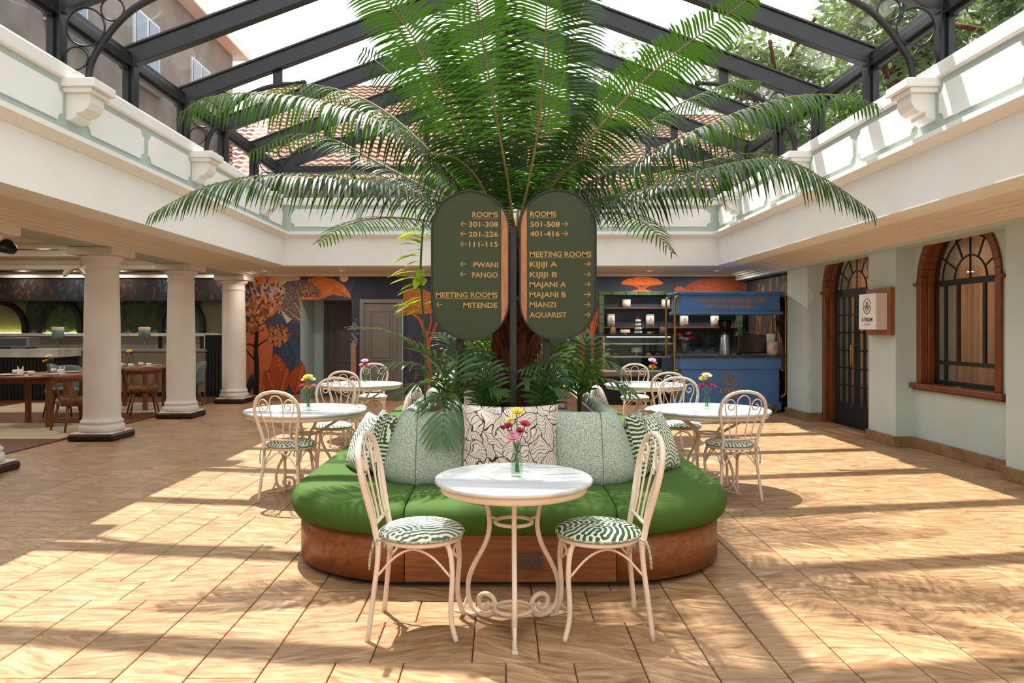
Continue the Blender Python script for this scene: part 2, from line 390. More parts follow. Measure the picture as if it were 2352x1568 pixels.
def tbox(mb,x0,y0,x1,y1):
    c=.004
    vs=[(x0,y0,-.012),(x1,y0,-.012),(x1,y1,-.012),(x0,y1,-.012),(x0,y0,-.003),(x1,y0,-.003),(x1,y1,-.003),(x0,y1,-.003),(x0+c,y0+c,0),(x1-c,y0+c,0),(x1-c,y1-c,0),(x0+c,y1-c,0)]
    fs=[(8,9,10,11)]
    for k in range(4):
        l=(k+1)%4; fs+= [(k,l,4+l,4+k),(4+k,4+l,8+l,8+k)]
    mb.add(vs,fs)
for n_,(i,j,a,b) in enumerate(tiles):
    x0=-5.75+i*U; y0=-3+j*U
    if n_<300:
        if (a,b) not in TM:
            mb=MB(); tbox(mb,g,g,a*U-g,b*U-g); TM[(a,b)]=mb.mesh('floor_tile',TILE)
        ob('floor_tile',TM[(a,b)],None,fl,loc=(x0,y0,0))
    else: tbox(rest,x0+g,y0+g,x0+a*U-g,y0+b*U-g)
tag(ob('far_floor_tiles',rest,TILE,fl),kind='stuff')
# dining floor: reddish planks
fd = struct('floor_dining', MB().box((-12.5,-3,-.12),(-5.76,18,-.012)), mat('plank_bed',(50,30,20),.9))
PLANK=wood('dining_plank',(128,72,40),(92,48,26),.7,1,.35,.45,kind='World')
pm={}
for k in range(44):
    x0=-12.4+k*.15
    for q in range(7):
        y0=2.0+q*2.2+(k%3)*.7-1.2
        if 'p' not in pm: pm['p']=MB().box((.002,.002,-.012),(.148,2.196,0)).mesh('floor_plank',PLANK)
        if y0+2.2>5.0 and y0<16.5: ob('floor_plank',pm['p'],None,fd,loc=(x0,y0,0))

# ---- right wall with piers, arched recesses
def arch_wall(mb,x0,x1,ya,yb,z0,z1,yc,r,zs,zsill,n=20):
    # slab between x0 (room side) and x1 with an arched opening
    y0,y1=yc-r,yc+r
    if zsill>z0: mb.box((x0,y0,z0),(x1,y1,zsill))
    mb.box((x0,ya,z0),(x1,y0,z1)); mb.box((x0,y1,z0),(x1,yb,z1))
    for k in range(n):
        a=PI*k/n; b=PI*(k+1)/n
        p=(yc-r*math.cos(a), zs+r*math.sin(a)); q=(yc-r*math.cos(b), zs+r*math.sin(b))
        mb.prism([(p[0],p[1]),(q[0],q[1]),(q[0],z1),(p[0],z1)], lambda y,z:(x0,y,z), lambda y,z:(x1,y,z))
ZW=2.85
mb=MB(); mb.box((XP,-3,0),(5.5,7.15,ZW)); mb.box((XP,9.14,0),(5.5,9.82,ZW)); mb.box((XP,11.77,0),(5.5,12.6,ZW))
mb.box((5.05,12.6,0),(5.5,15.6,ZW))
arch_wall(mb,XR,5.5,7.15,9.14,0,ZW,8.27,.69,2.0,.76)
arch_wall(mb,XR,5.5,9.82,11.77,0,ZW,10.9,.71,2.03,0)
struct('wall_right',mb,SAGE2)
mb=MB(); mb.box((4.84,-3,2.46),(5.11,15.2,2.62)); struct('trim_1',mb,SAGE2)
# stepped crown mouldings (right, left, back)
def crown(name, steps, fn, y0, y1, m):
    mb=MB(); mb.prism(steps, lambda a,z: fn(a,y0,z), lambda a,z: fn(a,y1,z)); return struct(name,mb,m)
def steps(a0,a1,zt,zb,n=5):
    pts=[(a0,zt)]
    for k in range(n):
        za=zt-(zt-zb)*k/n; zb_=zt-(zt-zb)*(k+1)/n; a=a0+(a1-a0)*k/n; b=a0+(a1-a0)*(k+1)/n
        pts += [(a,zb_+ (za-zb_)*.35),(a+(b-a)*.3,zb_),(b,zb_)]
    return pts+[(a1,zt)]
crown('trim_2', steps(4.50,4.86,ZS+.03,2.50), lambda a,y,z:(a,y,z), -3, 14.86, CREAMC)
crown('trim_3', steps(-4.62,-5.06,ZS+.03,2.52), lambda a,y,z:(a,y,z), -3, 15.2, CREAMC)
mb=MB(); mb.prism(steps(14.90,15.19,ZS+.03,2.545,4), lambda a,z:(-5.0,a,z), lambda a,z:(4.86,a,z)); struct('trim_4',mb,CREAMC)
# stone skirting
mb=MB(); hb=.13
for a,b in (((4.865,-3),(XP,7.17)),((4.865,9.12),(XP,9.84)),((4.865,11.75),(XP,12.62))): mb.box((a[0],a[1],0),(b[0]-.001,b[1],hb))
for y in (7.15,9.82,): mb.box((XP-.001,y,0),(XR,y+.035,hb))
for y in (9.14,11.77): mb.box((XP-.001,y-.035,0),(XR,y,hb))
mb.box((XR-.035,7.18,0),(XR-.001,9.11,hb)); mb.box((XR-.035,9.85,0),(XR-.001,10.08,hb)); mb.box((XR-.035,11.72,0),(XR-.001,11.74,hb))
struct('baseboard_right',mb,STONE,.006)
# ---- back wall (with the recessed doorway) and its doors
def W(px,py,d=YB): return P(px,py,d)
xl=W(557,0).x; dx0,dx1=W(690,0).x,W(808,0).x; dt=W(0,688).z
mb=MB(); mb.box((-5.75,YB,0),(dx0,YB+.25,ZW)); mb.box((dx1,YB,0),(5.5,YB+.25,ZW)); mb.box((dx0,YB,dt),(dx1,YB+.25,ZW))
mb.box((dx0-.25,YB+.25,0),(dx0,YB+1.4,ZW)); mb.box((dx1,YB+.25,0),(dx1+.25,YB+1.4,ZW)); mb.box((dx0,YB+1.15,0),(dx1,YB+1.4,ZW)); mb.box((dx0,YB+.25,2.4),(dx1,YB+1.15,2.6))
struct('wall_back',mb,SAGE2)
mb=MB(); mb.box((-5.75,YB-.03,0),(dx0-.0,YB-.001,.11)); mb.box((W(927,0).x,YB-.03,0),(2.0,YB-.001,.11)); struct('baseboard_back',mb,STONE,.006)
mb=MB(); mb.box((dx0-.4,15.45,-.1),(dx1+.4,16.6,-.001)); struct('floor_lobby',mb,TILE)
def panel_door(name,x0,x1,y,zt,m,fr):
    d=ob(name,MB().box((x0,y,0.01),(x1,y+.05,zt)),m); d['kind']='structure'
    wd=x1-x0
    for za,zb in ((.55*zt-.28,.93*zt),(.09*zt,.55*zt-.36)):
        mb=MB(); a,b=x0+.16*wd,x1-.16*wd
        for p,q in (((a,za),(b,za+.03)),((a,zb-.03),(b,zb)),((a,za+.03),(a+.03,zb-.03)),((b-.03,za+.03),(b,zb-.03))): mb.box((p[0],y-.014,p[1]),(q[0],y+.002,q[1]))
        mb.box((a+.05,y-.008,za+.05),(b-.05,y+.002,zb-.05)); ob('door_panel',mb,m,d,.004)
    mb=MB(); t=.09
    mb.box((x0-t,y-.03,0),(x0-.004,y+.05,zt+t)); mb.box((x1+.004,y-.03,0),(x1+t,y+.05,zt+t)); mb.box((x0-.004,y-.03,zt+.004),(x1+.004,y+.05,zt+t))
    ob('door_frame',mb,m,d,.006); return d
DOORD=mat('dark_door_paint',(86,78,72),.55,scale=2,kind='World')
panel_door('door_1',dx0+.32,dx1-.06,16.28,2.02,DOORD,1)
panel_door('door_2',W(838,0).x,W(914,0).x,YB-.06,W(0,697).z,DOORG,1)
# left side wall of the dining room, its back wall and ceiling
mb=MB(); mb.box((-12.5,17.0,0),(-5.75,17.2,2.9)); struct('wall_dining_back',mb,mat('dining_wall',(120,112,98),.8,scale=2))
mb=MB(); mb.box((-12.6,-3,0),(-12.4,17.2,2.9)); struct('wall_dining_left',mb,mat('dining_wall_left',(150,140,124),.8,scale=2))
mb=MB(); mb.box((-5.75,15.45,0),(-5.5,17.2,2.9)); struct('wall_dining_return',mb,SAGE2)
mb=MB(); mb.box((-12.5,-3,2.82),(-5.6,17.2,2.9))
DCEIL=mat('dining_ceiling_paint',(238,232,218),.8,col2=(232,225,210),scale=1,kind='World',spec=.2)
struct('ceiling_dining',mb,DCEIL)
for k,y in enumerate((6.9,9.4,11.9,14.4)):
    mb=MB(); mb.box((-12.4,y-.14,2.62),(-5.62,y+.14,2.819)); mb.box((-12.4,y-.24,2.72),(-5.62,y+.24,2.819)); struct('trim_%d'%(20+k),mb,DCEIL,.008)
mb=MB(); mb.box((-5.62,-3,2.53),(-5.06,15.2,2.82)); struct('trim_5',mb,SAGE)
# front (behind the camera) closing wall
mb=MB(); mb.box((-12.5,-3.2,0),(5.5,-3.0,2.9)); struct('wall_front',mb,WHITE)
# ---- soffit slab round the opening, flat roof above
mb=MB()
for a,b in (((-5.1,-3),(-XO-.36,15.3)),((XO+.36,-3),(5.5,15.3)),((-XO-.36,YD+.36),(XO+.36,15.3)),((-XO-.36,-3),(XO+.36,YN))): mb.box((a[0],a[1],ZS),(b[0],b[1],ZS+.12))
struct('ceiling',mb,CREAMC)
mb=MB(); OUT=mat('flat_roof_membrane',(120,118,114),.9,scale=2,kind='World')
for a,b in (((-12.6,-3.2),(-XO-.36,17.4)),((XO+.36,-3.2),(9.0,17.4)),((-XO-.36,YD+.36),(XO+.36,17.4)),((-XO-.36,-3.2),(XO+.36,YN-.3))): mb.box((a[0],a[1],2.9),(b[0],b[1],3.02))
struct('roof_flat',mb,OUT)
mb=MB(); mb.box((-16,17.4,2.9),(18,34,3.02)); mb.box((9.0,-3.2,2.9),(18,17.4,3.02)); mb.box((-16,-3.2,2.9),(-12.6,17.4,3.02)); struct('ground_outside',mb,OUT)
# fascia, ledge, parapet, cap on three sides (profile swept along a U)
def ring(mb,pr,m=0,ys=YN):
    # profile (offset outward, z) swept along left side, far side, right side of the opening
    n=len(pr)
    path=[(lambda o:(-XO-o,ys)),(lambda o:(-XO-o,YD+o)),(lambda o:(XO+o,YD+o)),(lambda o:(XO+o,ys))]
    vs=[(p(o)[0],p(o)[1],z) for p in path for o,z in pr]; fs=[]
    for i in range(3):
        for k in range(n): fs.append((i*n+k,i*n+(k+1)%n,(i+1)*n+(k+1)%n,(i+1)*n+k))
    fs += [tuple(range(n)), tuple(range(3*n,4*n))[::-1]]
    mb.add(vs,[f[::-1] for f in fs],m)
mb=MB(); ring(mb,[(0,ZS),(.36,ZS),(.36,3.09),(0,3.09)]); struct('wall_fascia',mb,WHITE)
mb=MB(); ring(mb,[(0,3.088),(-.02,3.09),(-.05,3.105),(-.115,3.145),(-.115,3.19),(-.05,3.205),(.1,3.20),(.1,3.088)]); struct('trim_6',mb,WHITE)
mb=MB(); ring(mb,[(.02,3.199),(.36,3.199),(.36,3.70),(.02,3.70)]); struct('wall_parapet',mb,SAGE)
mb=MB(); ring(mb,[(.02,3.68),(-.004,3.685),(-.015,3.70),(-.015,3.80),(-.008,3.82),(.36,3.82),(.36,3.68)]); struct('trim_7',mb,WHITE)
# raised white parapet panels with notched corners (parts of the parapet wall)
par=bpy.data.objects['wall_parapet']
def notched(L,Hh,c=.05,n=5):
    pts=[]
    for (cx,cy,a0) in ((0,0,90),(L,0,180),(L,Hh,270),(0,Hh,0)):
        arc=[]
        for k in range(n+1):
            a=math.radians(a0-90*k/n); arc.append((cx+c*math.cos(a), cy+c*math.sin(a)))
        # small step before and after the cove
        pts += arc
    return pts
def npoly(L,Hh,c=.07):
    n=5; pts=[]
    def arc(cx,cy,a0,a1): return [(cx+c*math.cos(math.radians(a0+(a1-a0)*k/n)), cy+c*math.sin(math.radians(a0+(a1-a0)*k/n))) for k in range(n+1)]
    return arc(0,0,90,0)+arc(L,0,180,90)+arc(L,Hh,270,180)+arc(0,Hh,0,-90)
PZ0,PZ1=3.30,3.615
for s in (-1,1):
    for k in range(-2,6):
        yc0=1.35+2.7*k
        for y0,y1 in ((yc0+.20,yc0+1.295),(yc0+1.405,yc0+2.50)):
            if y1>YD: y1=YD-.08
            if y1-y0<.3 or y1<3.5: continue
            L=y1-y0; f0=lambda u,z:(s*(XO+.021),y0+u,PZ0+z); f1=lambda u,z:(s*(XO+.0),y0+u,PZ0+z)
            mb=MB(); mb.prism(npoly(L,PZ1-PZ0), f0,f1); ob('raised_panel',mb,WHITE,par,.006,2)
for k in range(6):
    x0=-XO+.07+k*(2*XO-.14)/6+.05; L=(2*XO-.14)/6-.10
    mb=MB(); mb.prism(npoly(L,PZ1-PZ0), lambda u,z:(x0+u,YD+.021,PZ0+z), lambda u,z:(x0+u,YD,PZ0+z)); ob('raised_panel',mb,WHITE,par,.006,2)
# ---- corbels, arched braces with rings
def corbel(s,y,lab):
    t=thing('wall_corbel',lab,'corbel',(s*XO,y,3.31),PI/2 if s<0 else -PI/2,'scrolled corbels on the parapet')
    # local: -y points into the room
    mb=MB(); mb.box((-.19,-.27,.31),(.19,.05,.39)); mb.box((-.165,-.23,.265),(.165,.05,.31)); ob('cap_slab',mb,WHITE,t,.008)
    pr=[(.05,.265),(-.20,.265),(-.195,.19),(-.17,.135),(-.12,.10),(-.07,.095),(-.07,.06),(-.02,.03),(.05,.02)]
    mb=MB(); mb.prism(pr, lambda a,z:(-.12,a,z), lambda a,z:(.12,a,z)); ob('scroll_body',mb,WHITE,t,.006)
names={(-1,6.75):'white scrolled corbel on the left parapet, nearest the camera',(-1,9.45):'white scrolled corbel on the left parapet, second from the camera',(-1,12.15):'white scrolled corbel on the left parapet, farthest from the camera',
 (1,6.75):'white scrolled corbel on the right parapet, nearest the camera',(1,9.45):'white scrolled corbel on the right parapet, second from the camera',(1,12.15):'white scrolled corbel on the right parapet, farthest from the camera'}
for (s,y),l in names.items(): corbel(s,y,l)
ordn={6.75:'nearest',9.45:'second',12.15:'farthest'}
for s in (-1,1):
    for y in (6.75,9.45,12.15):
        t=thing('arched_brace','black iron arched brace with three rings, %s on the %s side'%(ordn[y],'left' if s<0 else 'right'),'brace',(s*XO,y,3.701),0,'arched braces under the glass roof')
        def L(x,z): return (s*(abs(x)-XO),0,z-3.701)
        pts=catmull([L(3.785,3.705),L(3.745,3.90),L(3.66,4.05),L(3.52,4.24),L(3.34,4.40),L(3.10,4.52),L(2.85,4.585),L(2.6,4.61)],6)
        ob('curved_bar',MB().tube(pts,.03,10),BLACK,t)
        mb=MB(); mb.sphere(L(2.53,4.612),.045,12,8); mb.sphere(L(2.59,4.61),.036,10,6,sc=(.5,1,1)); ob('ball_finial',mb,BLACK,t)
        for x,z,r in ((3.80,4.22,.175),(3.555,4.385,.105),(3.885,3.935,.105)):
            ob('ring',MB().tube(circle(L(x,z),r,28,'y'),.0095,6,True),BLACK,t)
        ob('hanger_plate',MB().box(L(2.92,4.56),(L(2.80,4.56)[0],.012,4.86-3.701)),BLACK,t)

# ---- glass roof
XE,ZE,SL=4.07,4.46,.37
ZR=ZE+SL*XE
roof=thing('glass_roof','black steel framed glass gable roof over the whole atrium','roof',(0,5.4,3.82))
ys=[YN+1.35*k for k in range(13)]
def RO(p): return (p[0],p[1]-5.4,p[2]-3.82)
for s in (-1,1):
    for y in ys:
        ob('post',MB().box(RO((s*4.0,y-.06,3.821)),RO((s*4.13,y+.06,ZE-.04))),BLACK,roof,.006)
        mb=MB(); mb.bar(RO((s*(XE+.12),y,ZE-.03-SL*.12)),RO((s*.03,y,ZR-.03)),.115,.20); mb.bar(RO((s*(XE+.10),y,ZE+.075-SL*.1)),RO((s*.03,y,ZR+.075)),.16,.03); ob('rafter',mb,BLACK,roof,.008)
    mb=MB(); mb.box(RO((s*4.01,ys[0],ZE-.14)),RO((s*4.12,ys[-1],ZE-.05))); mb.box(RO((s*4.03,ys[0],ZE-.05)),RO((s*4.10,ys[-1],ZE+.02))); mb.box(RO((s*4.02,ys[0],3.821)),RO((s*4.11,ys[-1],3.88)))
    ob('eave_beam',mb,BLACK,roof,.006)
    for i in range(12):
        y0,y1=ys[i]+.06,ys[i+1]-.06
        for a,b in ((.12,2.42),(2.43,XE+.02)):
            p=[(s*a,ZR+.07-SL*a),(s*b,ZR+.07-SL*b)]
            mb=MB(); mb.add([RO((p[0][0],y0,p[0][1])),RO((p[1][0],y0,p[1][1])),RO((p[1][0],y1,p[1][1])),RO((p[0][0],y1,p[0][1]))],[(0,1,2,3)] if s>0 else [(3,2,1,0)])
            ob('roof_pane',mb,GLASS,roof)
        mb=MB(); mb.add([RO((s*4.07,y0,3.88)),RO((s*4.07,y1,3.88)),RO((s*4.07,y1,ZE-.14)),RO((s*4.07,y0,ZE-.14))],[(0,1,2,3)]); ob('side_pane',mb,WGLASS,roof)
        mb=MB()
        for q in (y0+.0,y1-.035): mb.box(RO((s*4.045,q,3.88)),RO((s*4.095,q+.035,ZE-.14)))
        mb.box(RO((s*4.045,y0,3.88)),RO((s*4.095,y1,3.92))); mb.box(RO((s*4.045,y0,ZE-.18)),RO((s*4.095,y1,ZE-.14))); ob('side_sash',mb,BLACK,roof)
ob('ridge_beam',MB().box(RO((-.08,ys[0],ZR-.2)),RO((.08,ys[-1],ZR+.06))),BLACK,roof,.01)
yg=ys[-1]+.0
mb=MB(); mb.box(RO((-XE,yg-.06,ZE-.14)),RO((XE,yg+.06,ZE-.02))); mb.box(RO((-XE,yg-.05,3.821)),RO((XE,yg+.05,3.88))); ob('gable_beam',mb,BLACK,roof,.006)
for x in (-2.7,-1.35,0,1.35,2.7):
    ob('gable_mullion',MB().box(RO((x-.045,yg-.05,3.82)),RO((x+.045,yg+.05,ZR-SL*abs(x)-.05))),BLACK,roof,.005)
gx=[-XE,-2.7,-1.35,0,1.35,2.7,XE]
for a,b in zip(gx,gx[1:]):
    mb=MB(); mb.add([RO((a,yg+.02,3.88)),RO((b,yg+.02,3.88)),RO((b,yg+.02,ZR-SL*abs(b))),RO((a,yg+.02,ZR-SL*abs(a)))],[(0,1,2,3)]); ob('gable_pane',mb,WGLASS,roof)
# chain hanging from the ridge
ch=thing('hanging_chain','steel chain hanging from the roof ridge above the palm','chain',(.085,7.9,5.05))
for k in range(26):
    c=circle((0,0,0),.02,8,'x' if k%2 else 'y'); c=[V((p.x,p.y,p.z*1.5+.02+k*.034)) for p in c]
    ob('chain_link',MB().tube(c,.005,5,True),STEEL,ch)

# ---- door and window in the right wall
def arch_trim(mb,xa,xb,yc,ri,ro,zs,zb,n=24):
    mb.box((xa,yc-ro,zb),(xb,yc-ri,zs)); mb.box((xa,yc+ri,zb),(xb,yc+ro,zs))
    for k in range(n):
        a=PI*k/n; b=PI*(k+1)/n
        q=[(yc-r*math.cos(t),zs+r*math.sin(t)) for r,t in ((ri,a),(ri,b),(ro,b),(ro,a))]
        mb.prism(q, lambda y,z:(xa,y,z), lambda y,z:(xb,y,z))
def fan(mb,x,yc,zs,r,rads,wd=.018):
    for rr in rads:
        pts=[(x,yc-rr*math.cos(PI*k/20),zs+rr*math.sin(PI*k/20)) for k in range(21)]
        for p,q in zip(pts,pts[1:]): mb.bar(p,q,wd,.014,up=(1,0,0))
    for a in (30,62,90,118,150):
        t=math.radians(a); r0=0 if a==90 else rads[0]
        mb.bar((x,yc-r0*math.cos(t),zs+r0*math.sin(t)),(x,yc-(r-.02)*math.cos(t),zs+(r-.02)*math.sin(t)),wd,.014,up=(1,0,0))
def arched(name, yc, r, zs, zb, is_door):
    root=ob(name, (lambda mb:(arch_trim(mb,XR-.03,XR+.06,yc,r-.02,r+.075,zs,zb),arch_trim(mb,XR+.06,XR+.20,yc,r-.03,r-.004,zs,zb),mb)[-1])(MB()), TRIMW, bevel=.008); root['kind']='structure'
    mb=MB()
    for yy in (yc-r-.085,yc+r+.085): mb.box((XR-.045,yy-.03,zs-.02),(XR+.0,yy+.03,zs+.02))
    ob('impost_block',mb,TRIMW,root,.005)
    X=XR+.15; rg=r-.03
    mb=MB(); arch_trim(mb,X-.014,X+.014,yc,rg-.04,rg,zs,zb); mb.box((X-.018,yc-rg,zs-.035),(X+.018,yc+rg,zs+.035)); mb.box((X-.014,yc-rg,zb),(X+.014,yc+rg,zb+.05)); ob('steel_frame',mb,BLACKM,root,.004)
    mb=MB(); fan(mb,X,yc,zs,rg,(.29,.52)); ob('fanlight_bars',mb,BLACKM,root)
    n=20; mb=MB(); mb.add([(X,yc,zs)]+[(X,yc-rg*math.cos(PI*k/n),zs+rg*math.sin(PI*k/n)) for k in range(n+1)],[(0,k+1,k+2) for k in range(n)]); ob('fanlight_pane',mb,WGLASS,root)
    if is_door:
        for sgn in (-1,1):
            a,b=(yc-rg+.045,yc-.006) if sgn<0 else (yc+.006,yc+rg-.045)
            lf=ob('door_leaf',(lambda mb:(mb.box((X-.025,a,.0),(X+.025,b,.34)),mb.box((X-.025,a,.34),(X+.025,a+.045,zs-.04)),mb.box((X-.025,b-.045,.34),(X+.025,b,zs-.04)),mb.box((X-.025,a+.045,zs-.09),(X+.025,b-.045,zs-.04)),mb)[-1])(MB()),BLACKM,root,.004)
            mb=MB(); z0,z1=.34,zs-.09
            for k in range(1,6): mb.box((X-.02,a+.045,z0+(z1-z0)*k/6-.011),(X+.02,b-.045,z0+(z1-z0)*k/6+.011))
            for k in (1,2): yy=a+.045+(b-a-.09)*k/3; mb.box((X-.02,yy-.011,z0),(X+.02,yy+.011,z1))
            ob('glazing_bars',mb,BLACKM,lf)
            for k in range(6):
                for q in range(3):
                    y0=a+.045+(b-a-.09)*q/3; y1=a+.045+(b-a-.09)*(q+1)/3; zz=z0+(z1-z0)*k/6
                    mb=MB().add([(X,y0,zz),(X,y1,zz),(X,y1,zz+(z1-z0)/6),(X,y0,zz+(z1-z0)/6)],[(0,1,2,3)]); ob('pane',mb,WGLASS,lf)
            yh=yc+sgn*.035
            mb=MB(); mb.tube([(X-.025,yh,.92),(X-.075,yh,.92),(X-.075,yh,1.22),(X-.025,yh,1.22)],.011,8); ob('pull_handle',mb,BRASS,lf)
    else:
        z0,z1=zb+.05,zs-.035; zm=1.06; mb=MB()
        for yy,zz in ((8.72,z0),(8.48,zm),(8.02,zm)): mb.box((X-.013,yy-.024,zz),(X+.013,yy+.024,z1))
        mb.box((X-.015,yc-rg,zm-.024),(X+.015,yc+rg,zm+.024)); ob('window_bars',mb,BLACKM,root,.004)
        for a,b,c,d in ((yc-rg,8.0,zm,z1),(8.04,8.46,zm,z1),(8.5,8.7,zm,z1),(8.74,yc+rg,zm,z1),(yc-rg,8.7,z0,zm),(8.74,yc+rg,z0,zm)):
            ob('pane',MB().add([(X,a,c),(X,b,c),(X,b,d),(X,a,d)],[(0,1,2,3)]),WGLASS,root)
        mb=MB(); mb.box((XR-.07,yc-r-.16,zb-.06),(XR+.26,yc+r+.16,zb-.0)); mb.box((XR-.045,yc-r-.13,zb-.085),(XR-.002,yc+r+.13,zb-.06)); ob('window_sill',mb,TRIMW,root,.01)
    return root
arched('door_3',10.9,.71,2.03,.0,True)
arched('window_1',8.27,.69,2.0,.80,False)
# rooms behind them
mb=MB(); mb.box((7.6,5.5,0),(7.7,13.5,2.85)); mb.box((5.5,5.4,0),(7.7,5.5,2.85)); mb.box((5.5,13.5,0),(7.7,13.6,2.85)); mb.box((5.5,5.5,2.8),(7.6,13.5,2.85)); mb.box((5.5,5.5,-.05),(7.6,13.5,0))
struct('wall_side_room',mb,mat('side_room_paint',(150,124,100),.8,scale=1,kind='World'))
CURT=leafmat('beige_curtain',(226,202,178),(216,192,168),.45,.9,(236,208,178),.1)
def curtain(x,y0,y1,z0,z1,lab,n=9):
    fn=lambda u,v:(x+.035*math.sin(u*n*2*PI)*(1-.3*v)+.012*math.sin(u*n*4.7*PI+1), y0+(y1-y0)*u, z0+(z1-z0)*v)
    mb=MB(); mb.grid(fn,n*10,4); o=ob('curtain',mb,CURT); m=o.modifiers.new('thick','SOLIDIFY'); m.thickness=.006; tag(o,lab,'curtain')
curtain(5.56,7.85,8.98,.02,2.79,'beige pleated curtain filling most of the arched window')
curtain(5.58,9.16,9.62,.02,2.79,'narrow bunched beige curtain at the far side of the arched window',5)
curtain(5.60,10.95,12.1,.02,2.79,'beige curtain behind the black glazed double door',8)
# ---- outside: neighbouring buildings and trees seen through the glass
SW=mat('neighbour_wall',(128,120,112),.9,col2=(104,97,90),scale=1.5,kind='World')
WW=mat('neighbour_white_wall',(222,218,210),.9,col2=(210,205,196),scale=.6,kind='World')
ROOFT=mat('terracotta_tiles',(190,120,86),.85,col2=(150,88,62),scale=6,kind='World')
PANE=mat('dark_window_pane',(70,86,104),.1,spec=.8)
SHUT=mat('window_frame_white',(196,200,204),.6)
def building(lab,x0,x1,y0,y1,zt,m,wins,face,beam=True):
    t=thing('neighbour_building',lab,'building',((x0+x1)/2,(y0+y1)/2,3.02))
    cx,cy=(x0+x1)/2,(y0+y1)/2; l=lambda p:(p[0]-cx,p[1]-cy,p[2]-3.02)
    ob('wall',MB().box(l((x0,y0,3.021)),l((x1,y1,zt))),m,t)
    mb=MB(); mb.box(l((x0-.4,y0-.4,zt)),l((x1+.4,y1+.4,zt+.3))); ob('roof_slab',mb,WW,t,.02)
    for (a,z0,wd,h) in wins:
        if face in 'lr':
            xf=x1 if face=='l' else x0; sg=1 if face=='l' else -1
            f=ob('window',MB().box(l((xf-.05*sg,a,z0)),l((xf+.05*sg,a+wd,z0+h))),SHUT,t)
            for k in range(2): ob('pane',MB().box(l((xf+.045*sg,a+.06+k*wd/2,z0+.06)),l((xf+.065*sg,a+wd/2-.06+k*wd/2,z0+h-.06))),PANE,f)
            ob('ledge',MB().box(l((xf,a-.1,z0-.12)),l((xf+.2*sg,a+wd+.1,z0))),WW,f)
        else:
            f=ob('window',MB().box(l((a,y0-.05,z0)),l((a+wd,y0+.05,z0+h))),SHUT,t)
            for k in range(2): ob('pane',MB().box(l((a+.06+k*wd/2,y0-.065,z0+.06)),l((a+wd/2-.06+k*wd/2,y0-.045,z0+h-.06))),PANE,f)
    return t,l
building('grey-brown neighbouring building seen through the left roof panes',-13,-8,1,22,9.6,SW,[(a,z,1.2,1.5) for a in (4,7,10,13,16,19) for z in (4.3,7.0)],'l')
building('white neighbouring building with windows seen through the right side panes',10.6,15,1,24,8.6,WW,[(a,z,1.3,1.6) for a in (5,8.2,11.4,14.6,17.8) for z in (4.2,6.6)],'r')
def tiled(lab,x0,x1,y0,y1,ze,zr,wallm):
    t=thing('tiled_roof_building',lab,'building',((x0+x1)/2,(y0+y1)/2,3.02)); cx,cy=(x0+x1)/2,(y0+y1)/2
    mb=MB(); mb.box((x0-cx,y0-cy+.6,0),(x1-cx,y1-cy,ze-3.02)); ob('wall',mb,wallm,t)
    nr=26; nc=int((x1-x0)/.12); L=(y1-y0)
    def fn(u,v):
        q=v*nr; fr=q-math.floor(q) if v<1 else 1
        return (x0-cx+(x1-x0)*u, y0-cy+L*v, ze-3.02+(zr-ze)*v+.05*abs(math.sin(u*nc*PI/2))-.05*fr)
    mb=MB()
    for r in range(nr):
        for c in range(nc):
            u0=x0-cx+(x1-x0)*c/nc; u1=x0-cx+(x1-x0)*(c+1)/nc; h0,h1=(0,.045) if c%2 else (.045,0)
            ya=y0-cy+L*r/nr; yb=y0-cy+L*(r+1)/nr; za=ze-3.02+(zr-ze)*r/nr+.05; zb=ze-3.02+(zr-ze)*(r+1)/nr
            mb.add([(u0,ya,za+h0),(u1,ya,za+h1),(u1,yb,zb+h1),(u0,yb,zb+h0)],[(0,1,2,3)])
    tag(ob('roof_tiles',mb,ROOFT,t),kind='stuff')
    mb=MB(); mb.add([(x0-cx,y1-cy,ze-3.02),(x1-cx,y1-cy,ze-3.02),(x1-cx,y1-cy,zr-3.02),(x0-cx,y1-cy,zr-3.02)],[(0,1,2,3)]); ob('gable_back',mb,wallm,t)
    mb=MB(); mb.box((x0-cx-.1,y0-cy-.1,ze-3.06-.2),(x1-cx+.1,y0-cy+.05,ze-3.02)); ob('gutter',mb,mat('gutter_paint',(90,76,80),.6),t)
PINK=mat('neighbour_pink_wall',(196,170,168),.9,scale=1,kind='World')
tiled('terracotta tiled roof seen through the far left roof panes',-7.6,-.4,18.5,24.0,5.2,9.4,PINK)
tiled('terracotta tiled roof seen through the far right roof panes',.4,8.6,18.8,24.5,5.0,8.6,PINK)
